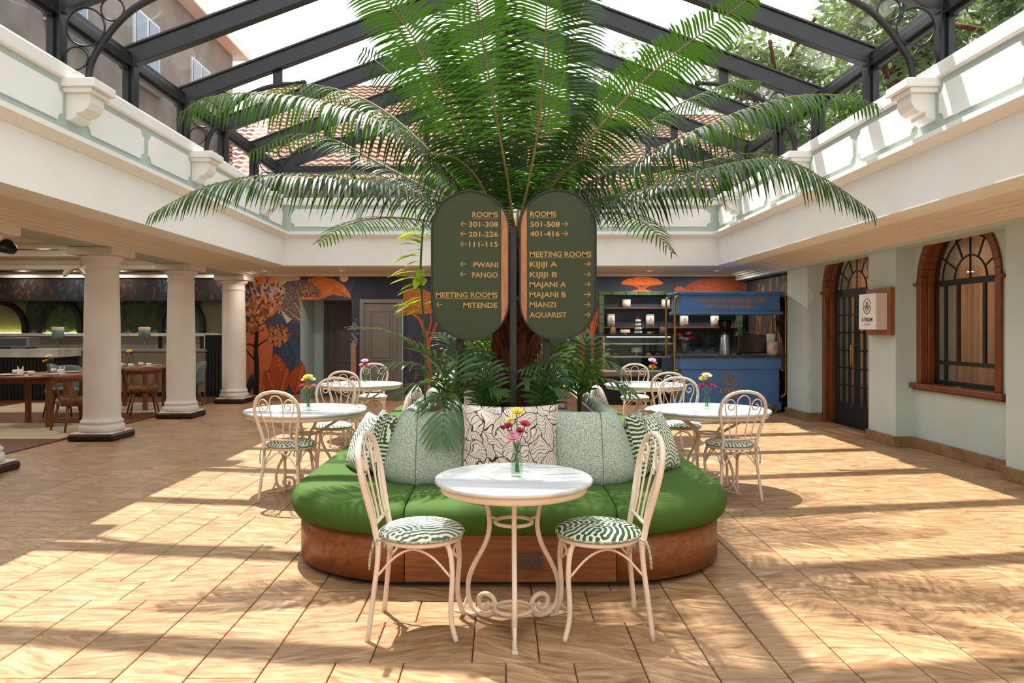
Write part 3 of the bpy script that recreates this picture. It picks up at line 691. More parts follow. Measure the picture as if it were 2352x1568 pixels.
def tree(lab,x,y,zb,h,r,nl,seed):
    rr=random.Random(seed); t=thing('leafy_tree',lab,'tree',(x,y,zb),0,'trees beyond the right side of the roof')
    mb=MB(); mb.tube(catmull([(0,0,0),(.1,.05,h*.3),(-.05,.1,h*.6),(.05,0,h*.8)],4),[.14-.007*k for k in range(13)],7)
    for k in range(6):
        a=rr.uniform(0,6.28); z=h*(.35+.08*k); mb.tube(catmull([(0,0,z),(r*.35*math.cos(a),r*.35*math.sin(a),z+.5),(r*.75*math.cos(a),r*.75*math.sin(a),z+.9)],4),.045,5)
    ob('trunk',mb,BARK,t)
    mb=MB(); cl=[(V((rr.gauss(0,.42)*r,rr.gauss(0,.42)*r,h*(.62+rr.gauss(0,.17)))),rr.uniform(.28,.5)*r) for _ in range(14)]
    for k in range(nl):
        c,cr=cl[k%14]; d=V((rr.gauss(0,1),rr.gauss(0,1),rr.gauss(0,1))).normalized(); p=c+d*cr*rr.uniform(.6,1.02)
        a=V((rr.gauss(0,1),rr.gauss(0,1),rr.gauss(0,.6))).normalized(); b=a.cross(d); 
        if b.length<.1: continue
        b.normalize(); l=rr.uniform(.09,.16); wd=l*.35
        mb.add([p-a*l,p+b*wd,p+a*l,p-b*wd],[(0,1,2,3)])
    tag(ob('foliage',mb,TREELEAF,t),kind='stuff')
for k,(x,y,h,r,lab) in enumerate(((7.2,7.0,5.2,1.7,'leafy tree nearest the camera outside the right roof panes'),(8.0,10.4,6.4,1.9,'second leafy tree outside the right roof panes'),(7.4,13.7,6.2,1.8,'third leafy tree outside the right roof panes'),(6.4,17.0,5.6,1.7,'tall leafy tree behind the right end of the roof'),(9.6,20.8,7.4,1.9,'tallest leafy tree outside the far right roof panes'),(3.6,27.5,8.4,3.0,'big leafy tree rising behind the right tiled roof'))):
    tree(lab,x,y,3.02,h,r,3600,40+k)
# ================================================================ THE ISLAND BENCH
IX, IW, IY0, IY1, IR = .055, 1.355, 4.14, 10.5, .76
isl=thing('planter_bench','long island bench with green seat, boucle backrest and oak base around the planter','bench',(IX,IY0,0))
def outline(t, marks=None):
    pass
# path parameter: list of segments, each gives P(u,t): offset t inward
AX=IW-IR; AY0=IR; AY1=IY1-IY0-IR         # arc centres (local)
def seg_line(p,q,nrm): return lambda u,t:(p[0]+(q[0]-p[0])*u-nrm[0]*t, p[1]+(q[1]-p[1])*u-nrm[1]*t)
def seg_arc(c,a0,a1): return lambda u,t:(c[0]+(IR-t)*math.cos(math.radians(a0+(a1-a0)*u)), c[1]+(IR-t)*math.sin(math.radians(a0+(a1-a0)*u)))
SEGS=[('f',seg_line((-AX,0),(AX,0),(0,-1)),4),('c',seg_arc((AX,AY0),-90,0),14)]
nside=4; LY=(AY1-AY0)/nside
for k in range(nside): SEGS.append(('s',seg_line((IW,AY0+k*LY),(IW,AY0+(k+1)*LY),(1,0)),4))
SEGS += [('c',seg_arc((AX,AY1),0,90),14),('f',seg_line((AX,AY1+IR),(-AX,AY1+IR),(0,1)),4),('c',seg_arc((-AX,AY1),90,180),14)]
for k in range(nside): SEGS.append(('s',seg_line((-IW,AY1-k*LY),(-IW,AY1-(k+1)*LY),(-1,0)),4))
SEGS.append(('c',seg_arc((-AX,AY0),180,270),14))
def sweep(fn,n,prof,gap=.003,puff=0,closed=True):
    mb=MB(); us=[0,.004,.012,.03]+[.06+.88*k/n for k in range(n+1)]+[.97,.988,.996,1]
    us=sorted(set(us)) if puff else [k/n for k in range(n+1)]
    m=len(prof); vs=[]
    L=(V(fn(.5,.3)+(0,))-V(fn(.5-.01,.3)+(0,))).length*100
    for u in us:
        uu=u if not gap else gap/L+(1-2*gap/L)*u
        e=0
        if puff:
            dd=min(u,1-u)*L; e=max(0,1-dd/.03)**2
        for (t,z) in prof:
            ct,cz=.3,.38
            k_=1-puff*e
            q=fn(uu,t+ (0.02*e if t<.3 and puff else 0)); vs.append((q[0],q[1],z-(.014*e if puff and z>.36 else 0)))
    fs=[]
    for i in range(len(us)-1):
        for k in range(m if closed else m-1): fs.append((i*m+k,(i+1)*m+k,(i+1)*m+(k+1)%m,i*m+(k+1)%m))
    fs += [tuple(range(m)), tuple(range((len(us)-1)*m,len(us)*m))[::-1]]
    mb.add(vs,fs,0,True); mb.s[-1]=False; mb.s[-2]=False
    return mb
pb=[(0,.035),(0,.30),(.03,.30),(.03,.035)]
ps=[(.10,.30),(-.03,.302),(-.045,.322),(-.058,.36),(-.056,.40),(-.038,.435),(-.015,.458),(.06,.468),(.2,.474),(.4,.474),(.62,.47),(.62,.30)]
pk=[(.575,.44),(.535,.47),(.515,.52),(.525,.60),(.555,.70),(.59,.80),(.615,.86),(.645,.90),(.675,.915),(.705,.905),(.722,.87),(.725,.80),(.725,.44)]
KICK=MB()
for kind,fn,n in SEGS:
    mb=sweep(fn,n,pb,.002); 
    for i in range(len(mb.s)): mb.s[i]=False
    if kind=='c': mb.s=[True]*len(mb.s)
    ob('base_panel',mb,BASEW,isl)
    ob('seat_cushion',sweep(fn,n+4,ps,.002,1),GREENF,isl)
    ob('backrest_panel',sweep(fn,n+4,pk,.002,.5),BOUCLE,isl)
    m2=sweep(fn,n,[(.06,0),(.06,.3),(.08,.3),(.08,0)],0); KICK.add(m2.v,m2.f)
ob('toe_kick',KICK,BLACKM,isl)
mb=MB(); inner=[]
for kind,fn,n in SEGS:
    for k in range(n): inner.append(fn(k/n,.735))
mb.prism(inner,lambda x,y:(x,y,.58),lambda x,y:(x,y,.66)); ob('planter_soil',mb,SOIL,isl)
mb=MB(); inr=[fn(k/n,.755) for kind,fn,n in SEGS for k in range(n)]; N_=len(inner)
vs=[(x,y,.60) for x,y in inner]+[(x,y,.86) for x,y in inner]+[(x,y,.86) for x,y in inr]+[(x,y,.60) for x,y in inr]; fs=[]
for k in range(N_):
    l=(k+1)%N_
    for r in range(4): fs.append((r*N_+k,r*N_+l,((r+1)%4)*N_+l,((r+1)%4)*N_+k))
mb.add(vs,fs); ob('planter_liner',mb,BASEW,isl)
# stitched vertical seams on the front backrest
for x in (-.30,.30):
    pts=[(x,t-.0035,z) for t,z in pk[1:10]]
    ob('stitch_line',MB().tube(pts,.003,5),mat('stitch_grey',(120,134,116),.9) if x<0 else bpy.data.materials['stitch_grey'],isl)
# power socket on the oak base
so=P(1215,1287,4.14); sk=thing('wall_socket','grey twin power socket set in the oak bench base','socket',(so.x,IY0-.001,so.z))
SKM=mat('socket_grey',(92,78,66),.4,.4)
ob('face_plate',MB().box((-.073,-.009,-.043),(.073,0,.043)),SKM,sk,.003)
for x in (-.036,.036):
    mb=MB()
    for dx,dz,a,b in ((0,.004,.006,.011),(-.012,-.02,.009,.006),(.012,-.02,.009,.006)): mb.box((x+dx-a/2,-.0105,dz-b/2),(x+dx+a/2,-.0085,dz+b/2))
    ob('socket_holes',mb,BLACKM,sk)
for x in (-.012,.012): ob('rocker_switch',MB().box((x-.008,-.013,.02),(x+.008,-.008,.036)),PORC if False else SKM,sk,.001)

# ---- cushions
def pillow_mesh(wd,ht,th,nu=18,seed=0):
    mb=MB()
    def f(sg):
        def fn(a,b):
            u=a*2-1; v=b*2-1
            k=((1-u**2)*(1-v**2))**.42
            x=wd/2*u*(1-.07*(1-v*v)*abs(u)**3*(1) ); z=ht/2*v*(1-.07*(1-u*u)*abs(v)**3)
            return (x, sg*(th/2*k+.002)+.006*math.sin(u*5+seed)*math.sin(v*4+seed)*k, z)
        return fn
    mb.grid(f(1),nu,nu); o=len(mb.v); mb.grid(f(-1),nu,nu)
    for i in range(o//((nu+1)**2)*nu*nu, len(mb.f)): pass
    # flip the front side
    for i in range(nu*nu,2*nu*nu): mb.f[i]=mb.f[i][::-1]
    mb.f=[f_[::-1] for f_ in mb.f]
    edge=[f(0)(k/nu,0) for k in range(nu)]+[f(0)(1,k/nu) for k in range(nu)]+[f(0)(1-k/nu,1) for k in range(nu)]+[f(0)(0,1-k/nu) for k in range(nu)]
    mb.tube(edge,.005,5,True)
    return mb
def cushion(lab,loc,rot,wd,ht,th,m,seed=0,grp=None):
    mz=m in (MAZEL,MAZED); me=pillow_mesh(wd,ht,th,84 if mz else 26,seed).mesh('throw_pillow',m)
    if mz: add_maze(me,[(v.co.x+seed*.13+(.2 if v.co.y>0 else 0),v.co.z+seed*.07) for v in me.vertices],.46,2)
    o=ob('throw_pillow',me,None,None,loc=loc,rot=rot); tag(o,lab,'pillow',grp); return o
rd=math.radians
cushion('beige pillow printed with dark leaf outlines, propped on the front of the bench',(P(1172,0,4.60).x,4.58,.735),(rd(-16),rd(0),rd(0)),.60,.50,.15,LEAFP,1)
cushion('pale green maze-print pillow at the front left of the bench, outer one',(IX-.99,5.15,.66),(rd(-24),0,rd(-62)),.44,.42,.15,MAZEL,2)
cushion('dark green maze-print pillow at the front left of the bench, against the backrest',(IX-.865,5.02,.675),(rd(-14),0,rd(-70)),.44,.43,.15,MAZED,3)
cushion('dark green maze-print pillow at the front right of the bench, against the backrest',(IX+.90,5.05,.675),(rd(-14),0,rd(68)),.44,.43,.15,MAZED,4)
cushion('pale green maze-print pillow at the front right of the bench, outer one',(IX+1.04,5.18,.66),(rd(-22),0,rd(52)),.44,.42,.15,MAZEL,5)
cushion('leaf-print beige pillow on the left side of the bench, nearer one',(IX-.885,6.85,.70),(rd(-14),0,rd(-82)),.58,.48,.16,LEAFP,6)
cushion('leaf-print beige pillow on the right side of the bench, nearer one',(IX+.885,6.9,.70),(rd(-14),0,rd(82)),.58,.48,.16,LEAFP,7)
cushion('leaf-print beige pillow far back on the left side of the bench',(IX-.87,9.1,.70),(rd(-14),0,rd(-88)),.58,.48,.16,LEAFP,8)
cushion('leaf-print beige pillow far back on the right side of the bench',(IX+.87,9.0,.70),(rd(-14),0,rd(88)),.58,.48,.16,LEAFP,9)

# ================================================================ BISTRO CHAIRS
PIPE=mat('maze_piping',(196,200,184),.85,col2=(84,108,80),scale=90,detail=1)
def backy(z): return -.185-.10*max(0,(z-.45))/.48
def make_chair(name):
    t=thing(name,'x','chair')
    half=[(.150,.44),(.149,.53),(.172,.63),(.196,.73),(.199,.79),(.180,.86),(.125,.91),(.06,.931),(0,.936)]
    pts=[(x,backy(z),z) for x,z in half]; pts=pts+[(-x,y,z) for x,y,z in pts[-2::-1]]
    ob('back_hoop',MB().tube(catmull(pts,5),.0145,10),CREAM,t)
    for s in (-1,1):
        ob('leg',MB().tube(catmull([(s*.150,-.183,.46),(s*.153,-.185,.36),(s*.165,-.20,.22),(s*.185,-.225,0)],5),.0125,10),CREAM,t)
        ob('leg',MB().tube(catmull([(s*.115,.135,.445),(s*.142,.158,.40),(s*.152,.168,.30),(s*.146,.160,.16),(s*.150,.165,.08),(s*.168,.188,0)],5),[.0125]*26,10),CREAM,t)
    mb=MB(); mb.tube(circle((0,0,.447),.188,32),.0125,8,True); mb.lathe([(.01,.438),(.186,.440),(.186,.452),(.01,.453)],28); ob('seat_ring',mb,CREAM,t)
    ob('crossbar',MB().tube([(-.15,backy(.53),.53),(.15,backy(.53),.53)],.009,8),CREAM,t)
    lp=[(.042,.53),(.040,.60),(.050,.70),(.060,.80),(.050,.87),(.025,.898),(0,.905)]
    q=[(x,backy(z),z) for x,z in lp]; q=q+[(-x,y,z) for x,y,z in q[-2::-1]]
    ob('inner_loop',MB().tube(catmull(q,5),.0055,7),CREAM,t)
    sc=[(.100,.53),(.098,.60),(.115,.68),(.146,.76),(.160,.82),(.145,.862),(.112,.872),(.082,.850),(.076,.812),(.095,.785),(.122,.790),(.132,.812),(.120,.830),(.104,.824)]
    for s in (-1,1): ob('scroll',MB().tube(catmull([(s*x,backy(z),z) for x,z in sc],5),.0055,7),CREAM,t)
    L=[(-.158,-.19),(.158,-.19),(.148,.162),(-.148,.162)]
    for k in range(4):
        a,b=L[k],L[(k+1)%4]; mid=((a[0]+b[0])/2,(a[1]+b[1])/2); out=V((mid[0],mid[1],0)).normalized()
        e=[(a[0],a[1],.29),(a[0]*.75+b[0]*.25,a[1]*.75+b[1]*.25,.385),(mid[0]+out.x*.01,mid[1]+out.y*.01,.425),(a[0]*.25+b[0]*.75,a[1]*.25+b[1]*.75,.385),(b[0],b[1],.29)]
        ob('arched_stretcher',MB().tube(catmull(e,5),.006,7),CREAM,t)
    c=ob('seat_cushion',cushion_mesh(MAZEL,1),None,t)
    ob('piping',MB().tube(circle((0,0,.468),.205,48),.0055,6,True),PIPE,c)
    for s in (-1,1):
        mb=MB(); mb.tube(catmull([(s*.165,-.222,.33),(s*.172,-.215,.39),(s*.168,-.20,.45),(s*.15,-.17,.47),(s*.14,-.205,.45),(s*.135,-.215,.40)],4),.006,6)
        ob('cushion_tie',mb,PIPE,t)
    return t
def cushion_mesh(m,seed):
    n=84; mb=MB(); uv=[]
    def disc(u,v):
        a,b=u*2-1,v*2-1; return (a*math.sqrt(max(0,1-b*b/2)), b*math.sqrt(max(0,1-a*a/2)))
    def top(u,v):
        x,y=disc(u,v); r=min(1,math.hypot(x,y)); h=(1-r**3.2)**.6 if r<1 else 0
        uv.append((x*.207+.5,y*.207+.5)); return (x*.207,y*.207,.470+.042*h+.0015*math.sin(30*x)*math.sin(26*y)*(1-r))
    def bot(u,v):
        x,y=disc(u,v); r=min(1,math.hypot(x,y)); uv.append((x*.207+.5,y*.207+.5)); return (x*.207,y*.207,.470-.014*(1-r**6)**.5)
    mb.grid(top,n,n); k=len(mb.f); mb.grid(bot,16,16)
    for i in range(k,len(mb.f)): mb.f[i]=mb.f[i][::-1]
    me=mb.mesh('seat_cushion',m); add_maze(me,uv,.46,seed); return me
ch0=make_chair('bistro_chair'); first=[True]
def place_chair(x,y,rz,lab,dark=False):
    c=ch0 if first[0] else copy_tree(ch0); first[0]=False
    c.location=(x,y,.0005); c.rotation_euler=(0,0,rz); c['label']=lab; c['group']='cream iron bistro chairs'
    return c
TB={}
def make_table(R,n,leg_top,rz0,lab,loc,zt=.727):
    t=thing('bistro_table',lab,'table',loc,0,'round marble-topped iron bistro tables')
    ob('table_top',MB().lathe([(.001,zt-.026),(R-.012,zt-.026),(R-.002,zt-.02),(R,zt-.012),(R-.003,zt-.003),(R-.012,zt),(.001,zt)],64,caps=False),MARBLE,t)
    ob('apron',MB().lathe([(R-.05,zt-.026),(R-.022,zt-.027),(R-.03,zt-.06),(R-.04,zt-.064),(R-.05,zt-.06)],56,caps=False),CREAM,t)
    pr=[(leg_top,zt-.045),(.14+(leg_top-.14)*.5,.60),(.142,.52),(.14,.45),(.165,.37),(.222,.27),(.258,.19),(.266,.12),(.252,.06),(.21,.022),(.157,.014),(.115,.035),(.104,.075),(.122,.112),(.163,.122),(.198,.10),(.195,.06),(.165,.045),(.145,.065),(.155,.082)]
    for k in range(n):
        a=rz0+2*PI*k/n; c,s_=math.cos(a),math.sin(a)
        lg=ob('leg',MB().tube(catmull([(r*c,r*s_,z) for r,z in pr],5),.0125,9),CREAM,t)
        mb=MB(); mb.tube([(.264*c,.264*s_,.10),(.282*c,.282*s_,.05),(.315*c,.315*s_,.006)],.009,7)
        mb.bar((.21*c,.21*s_,.0045),(.345*c,.345*s_,.0045),.024,.007); ob('foot',mb,CREAM,lg)
        ob('ring_tie',MB().tube([(.090*c,.090*s_,.505),(.145*c,.145*s_,.515)],.007,6),CREAM,lg)
    ob('upper_ring',MB().tube(circle((0,0,.505),.092,28),.0095,8,True),CREAM,t)
    ob('lower_ring',MB().tube(circle((0,0,.078),.094,28),.0095,8,True),CREAM,t)
    return t
make_table(.388,3,.186,-PI/2+.0,'small round white marble table in front of the green bench',(.064,3.63,.0005))
BT=[(-1.775,6.72,.5,'left, beside the near end of the bench'),(1.91,6.76,2.2,'right, beside the near end of the bench'),(-1.875,9.95,.5,'left, near the grey doors'),(1.93,9.85,2.0,'right, near the blue cart')]
for x,y,a,l in BT: make_table(.545,4,.41,a,'large round white marble table on the '+l,(x,y,.0005))
place_chair(-.385,3.60,rd(-90-3),'cream iron bistro chair left of the small front table')
cR=place_chair(.475,3.60,rd(90+3),'cream iron bistro chair right of the small front table')
place_chair(-1.80,6.34,rd(-12),'cream iron bistro chair with its back to the camera at the near left table')
place_chair(-1.72,7.55,rd(186),'cream iron bistro chair facing the camera behind the near left table')
place_chair(-1.90,9.30,rd(-6),'cream iron bistro chair with its back to the camera at the far left table')
place_chair(-1.88,10.85,rd(186),'cream iron bistro chair facing the camera behind the far left table')
place_chair(1.98,6.38,rd(8),'cream iron bistro chair with its back to the camera at the near right table')
place_chair(1.86,7.60,rd(172),'cream iron bistro chair facing the camera behind the near right table')
place_chair(1.98,9.05,rd(4),'cream iron bistro chair with its back to the camera at the far right table')
place_chair(1.95,10.7,rd(170),'cream iron bistro chair facing the camera behind the far right table')

for q in cR.children:
    if q.name.startswith('seat_cushion'): q.data=cushion_mesh(MAZED,2)
# ---- flower vases
PET={}
def petalmat(c):
    if c not in PET: PET[c]=mat('petal_%d_%d_%d'%c,c,.7,col2=tuple(int(x*.86) for x in c),scale=40,spec=.2)
    return PET[c]
STEM=mat('flower_stem',(70,120,46),.6)
def flower(parent,c,nrm,r,col,cen,n=14,layers=2,cup=.35):
    c=V(c); nrm=V(nrm).normalized(); a=nrm.orthogonal().normalized(); b=nrm.cross(a); mb=MB()
    for l in range(layers):
        rr=r*(1-.28*l); cu=cup+.35*l
        for k in range(n):
            t=2*PI*(k+.5*l)/n; d=(a*math.cos(t)+b*math.sin(t)); sd=nrm.cross(d)
            w_=rr*2.6/n; p0=c+d*rr*.1+nrm*.001*l; p1=c+d*rr*.6+nrm*(rr*cu*.45); p2=c+d*rr+nrm*(rr*cu*.7)
            mb.add([p0,p1-sd*w_,p2-sd*w_*.5,p2+sd*w_*.5,p1+sd*w_],[(0,1,2,3,4)])
    f=ob('flower_head',mb,petalmat(col),parent)
    ob('flower_centre',MB().sphere(c+nrm*r*.12,r*.26,8,5),petalmat(cen),f)
def vase(x,y,z,flowers,lab,h=.165,rz=0):
    t=thing('flower_vase',lab,'vase',(x,y,z),rz,'bottle vases with cut flowers')
    pr=[(.001,.003),(.028,.003),(.031,.01),(.029,.06),(.023,.11),(.018,.14),(.018,h-.006),(.021,h)]
    mb=MB().lathe(pr,20,caps=False); mb.lathe([(.018,h-.001),(.0155,.14),(.02,.11),(.026,.06),(.027,.016),(.001,.014)],20,caps=False); ob('glass_bottle',mb,VGLASS,t)
    mb=MB()
    for (dx,dy,dz,r,col,cen) in flowers: mb.tube(catmull([(-dx*.25,-dy*.2,.02),(dx*.12,dy*.12,h*.8),(dx,dy,dz-.005)],5),.0025,5)
    ob('stems',mb,STEM,t)
    mb=MB()
    for k in range(5):
        a=k*1.3; p=V((.015*math.cos(a),.015*math.sin(a),h+.012+.012*k)); d=V((math.cos(a),math.sin(a)-.2,.3)).normalized(); sd=d.cross(V((0,0,1))).normalized()
        mb.add([p,p+d*.02+sd*.008,p+d*.05,p+d*.02-sd*.008],[(0,1,2,3)])
    ob('leaves',mb,ARECA,t)
    for (dx,dy,dz,r,col,cen) in flowers: flower(t,(dx,dy,dz),(dx*4,-.35+dy*2,.75),r,col,cen)
YE=(240,218,96); YC=(214,170,40); MA=(176,24,70); PK=(232,160,176); PK2=(214,120,160); OR=(232,150,40); RC=(120,30,30); WHT=(246,236,190)
vase(.080,3.63,.728,[(.0,-.005,.315,.038,YE,YC),(-.035,.01,.275,.024,YE,YC),(-.045,0,.245,.026,MA,(140,16,54)),(.04,.0,.255,.030,MA,(140,16,54)),(.015,-.02,.225,.022,MA,(140,16,54)),(-.018,-.035,.195,.042,PK,PK2)],'green bottle vase with yellow, magenta and pink flowers on the small front table')
vase(-1.75,6.70,.728,[(0,0,.29,.045,YE,YC),(-.03,-.02,.27,.03,YE,YC),(.04,0,.27,.03,WHT,YC),(-.045,-.02,.215,.03,MA,YC),(.0,-.04,.195,.034,OR,RC),(.05,-.01,.21,.03,PK2,YC)],'bottle vase with yellow and orange flowers on the near left table')
vase(1.885,6.74,.728,[(.0,0,.30,.048,WHT,YC),(-.04,-.02,.275,.04,YE,YC),(-.045,-.01,.21,.034,MA,(140,16,54)),(.0,-.03,.225,.03,MA,(140,16,54)),(.055,0,.205,.034,(200,60,90),MA)],'bottle vase with pale yellow and crimson flowers on the near right table')
vase(-1.83,9.93,.728,[(0,0,.30,.05,PK,PK2),(-.04,-.01,.25,.036,PK2,YC),(.03,-.02,.235,.04,(206,80,130),YC),(-.03,-.03,.225,.03,OR,RC)],'bottle vase with pink flowers on the far left table')
vase(2.02,9.83,.728,[(0,0,.31,.055,PK,PK2),(.03,0,.275,.04,(206,90,140),YC),(.0,-.035,.225,.05,OR,RC)],'bottle vase with pink and orange flowers on the far right table')

# ================================================================ DIRECTORY SIGN
YS=5.25
sg=thing('direction_sign','pair of green capsule-shaped room direction boards on black posts in front of the palm','sign',(P(1180,0,YS).x,YS,.661))
SX=sg.location.x
def SP(px,py,dy=0): q=P(px,py,YS); return (q.x-SX, dy, q.z-.661)
def capsule(x0,x1,z0,z1,n=20):
    r=(x1-x0)/2; cx=(x0+x1)/2
    return [(cx+r*math.cos(PI*k/n),z1-r+r*math.sin(PI*k/n)) for k in range(n+1)]+[(cx-r*math.cos(PI*k/n),z0+r-r*math.sin(PI*k/n)) for k in range(n+1)]
def board(pl,pr,pt,pbm,strip):
    a=SP(pl,pbm); b=SP(pr,pt); c=capsule(a[0],b[0],a[2],b[2])
    ci=capsule(a[0]+.010,b[0]-.010,a[2]+.010,b[2]-.010)
    bd=ob('sign_board',MB().prism(ci,lambda x,z:(x,.03,z),lambda x,z:(x,-.006,z)),SIGNG,sg)
    mb=MB(); N=len(c); vs=[(x,-.018,z) for x,z in c]+[(x,-.018,z) for x,z in ci]+[(x,.04,z) for x,z in ci]+[(x,.04,z) for x,z in c]; fs=[]
    for k in range(N):
        l=(k+1)%N
        for r in range(4): fs.append((r*N+k,r*N+l,((r+1)%4)*N+l,((r+1)%4)*N+k))
    mb.add(vs,fs); ob('sign_rim',mb,BLACKM,bd)
    # wooden strip along the inner edge
    xs=SP(strip,0)[0]; ins=(lambda x:x>=xs) if strip>1100 and pl<1100 else (lambda x:x<=xs)
    zc=[]
    r=(b[0]-a[0])/2-.010; cx=(a[0]+b[0])/2
    def zlim(x): return math.sqrt(max(0,r*r-(x-cx)**2))
    xe=(b[0]-.010) if pl<1100 else (a[0]+.010)
    xsn=[xs+(xe-xs)*k/8 for k in range(9)]
    poly=[(x,b[2]-.010-r+zlim(x)) for x in xsn]+[(x,a[2]+.010+r-zlim(x)) for x in xsn[::-1]]
    ob('wood_strip',MB().prism(poly,lambda x,z:(x,-.004,z),lambda x,z:(x,-.012,z)),SIGNW,bd)
    return bd
FONTS={}
def text_mesh(s,name,bold=.012,shear=0,ext=.002,sp=1.0):
    cu=bpy.data.curves.new(name,'FONT'); cu.body=s; cu.size=1; cu.extrude=ext; cu.offset=bold; cu.shear=shear; cu.resolution_u=3; cu.space_character=sp
    o=bpy.data.objects.new(name,cu); me=bpy.data.meshes.new_from_object(o); bpy.data.objects.remove(o); bpy.data.curves.remove(cu); me.name=name; return me
def text(s,x0,x1,zb,zt,parent,m,place,bold=.02,shear=0,name='lettering',depth=.003,sp=1.0):
    # fit the text into x0..x1, zb..zt; place maps (x, z, depth) to local space
    me=text_mesh(s,name,bold,shear,sp=sp); xs=[v.co.x for v in me.vertices]; ys=[v.co.y for v in me.vertices]
    ax,bx=min(xs),max(xs); ay=0
    if not FONTS.get('cap'): h_=text_mesh('H','h',bold); FONTS['cap']=max(v.co.y for v in h_.vertices); bpy.data.meshes.remove(h_)
    by=FONTS['cap']
    for v in me.vertices:
        u=x0+(v.co.x-ax)/(bx-ax)*(x1-x0); w_=zb+(v.co.y-ay)/(by-ay)*(zt-zb); d=depth if v.co.z>0 else 0
        v.co=place(u,w_,d)
    me.materials.clear(); me.materials.append(m); me.update()
    return ob(name,me,None,parent)
CAP=[]
def rows(bd,lst,right):
    for s,pa,pb_,base_,ul in lst:
        y0=410+base_/3.92; a=SP(pa,y0); b=SP(pb_,y0-46/3.92)
        text(s,a[0],b[0],a[2],b[2],bd,GOLD,lambda u,w_,d:(u,-.0061-d,w_))
        if ul:
            q=SP(pa,y0+2.2); q2=SP(pb_,y0+3.2); ob('underline',MB().box((q[0],-.008,q[2]),(q2[0],-.006,q2[2])),GOLD,bd)
def arrow(bd,pxc,pyc,sgn,ln=13.5):
    a=SP(pxc,pyc); L=ln/F*YS; t=.0052; mb=MB()
    mb.box((a[0]-L/2,-.0095,a[2]-t/2),(a[0]+L/2,-.006,a[2]+t/2))
    for s in (-1,1): mb.bar((a[0]+sgn*L/2,-.0078,a[2]),(a[0]+sgn*(L/2-.018),-.0078,a[2]+s*.018),.0035,t,up=(0,0,1) if False else (0,0,1))
    ob('arrow',mb,GOLD,bd)
cp=lambda x:960+x/3.92
bl=board(990,1170,437,782,cp(750))
br=board(1193,1370,435,782,cp(980))
rows(bl,[('ROOMS',cp(490),cp(723),347,1),('301-308',cp(458),cp(722),435,0),('201-226',cp(456),cp(721),525,0),('111-115',cp(460),cp(720),615,0),('PWANI',cp(500),cp(720),800,0),('PANGO',cp(487),cp(719),890,0),('MEETING ROOMS',cp(163),cp(717),1070,1),('MITENDE',cp(410),cp(715),1163,0)],True)
rows(br,[('ROOMS',cp(1010),cp(1243),343,1),('501-508',cp(1012),cp(1278),435,0),('401-416',cp(1008),cp(1275),521,0),('MEETING ROOMS',cp(1006),cp(1560),704,1),('KIJIJI A',cp(1006),cp(1254),795,0),('KIJIJI B',cp(1006),cp(1252),887,0),('MAJANI A',cp(1004),cp(1334),976,0),('MAJANI B',cp(1004),cp(1332),1068,0),('MIANZI',cp(1006),cp(1240),1158,0),('AQUARIST',cp(1004),cp(1338),1249,0)],False)
for x,y in ((413,410),(411,498),(411,590),(408,770),(408,860),(194,1134)): arrow(bl,cp(x),410+y/3.92,-1)
for x,y in ((1322,410),(1322,496),(1525,770),(1525,861),(1524,952),(1524,1044),(1523,1135),(1523,1226)): arrow(br,cp(x),410+y/3.92,1)
for px0,px1,pt,dy in ((1171,1187,521,.02),(1047,1063,760,.09),(1250,1265,760,.09)):
    a=SP(px0,0); b=SP(px1,pt); ob('post',MB().box((a[0],dy,0),(b[0],dy+.05,b[2])),BLACKM,sg,.003)
mb=MB()
for z in (1.0,1.45):
    mb.box((-.30,.041,z),(.0,.06,z+.03)); mb.box((0,.041,z),(.36,.06,z+.03))
ob('mounting_bracket',mb,BLACKM,sg)

# ================================================================ PALMS
def frond_meshes(pts,Lmax,npair,wd,droop,lift=.25,fwd=.45,r0=.012,prof=None,seed=0,start=.06,curl=0,vshape=.0,up_hint=(0,0,1)):
    rr=random.Random(seed); C=catmull(pts,8); n=len(C)
    cum=[0]
    for a,b in zip(C,C[1:]): cum.append(cum[-1]+(b-a).length)
    def at(t):
        s=t*cum[-1]; i=0
        while i<n-2 and cum[i+1]<s: i+=1
        k=(s-cum[i])/max(1e-9,cum[i+1]-cum[i]); p=C[i].lerp(C[i+1],k); T=(C[min(i+2,n-1)]-C[max(i-1,0)]).normalized(); return p,T
    rach=MB().tube(C,[r0*(1-.85*i/(n-1)) for i in range(n)],6)
    lf=MB()
    for k in range(npair):
        t=start+(1-start)*(k+.5)/npair; p,T=at(t)
        U0=V(up_hint); N=(U0-T*U0.dot(T)); N=N.normalized() if N.length>.05 else V((0,-1,0)); Sd=T.cross(N)
        L=Lmax*(prof(t) if prof else (math.sin(PI*min(1,(t*.92+.06)))**.55))
        for s in (-1,1):
            if rr.random()<.015: continue
            fw=fwd+.35*t**3+rr.uniform(-.05,.05)
            d=(Sd*s+T*fw+N*(lift+rr.uniform(-.06,.06))).normalized(); l=L*rr.uniform(.92,1.05)
            wv=T-d*T.dot(d); wv.normalize(); bl=d.cross(wv)
            K=4; vs=[]
            dr=droop*rr.uniform(.85,1.15)
            for q in range(K+1):
                u=q/K; c=p+d*(l*u*(1-.15*dr*u))+V((0,0,-1))*(l*dr*u*u)
                w_=wd*(.55+.45*math.sin(PI*min(1,u*.8+.2))) if q<K else wd*.08
                if q==0: w_=wd*.5
                vs += [c-wv*w_/2, c+wv*w_/2]
            lf.add(vs,[(2*q,2*q+1,2*q+3,2*q+2) for q in range(K)],0,True)
    return rach,lf
PX,PY,PZ=P(1186,0,5.85).x,5.85,.661
cy=thing('cycad_palm','tall cycad palm with long arching fronds and brown fibrous trunk in the planter','palm',(PX,PY,PZ))
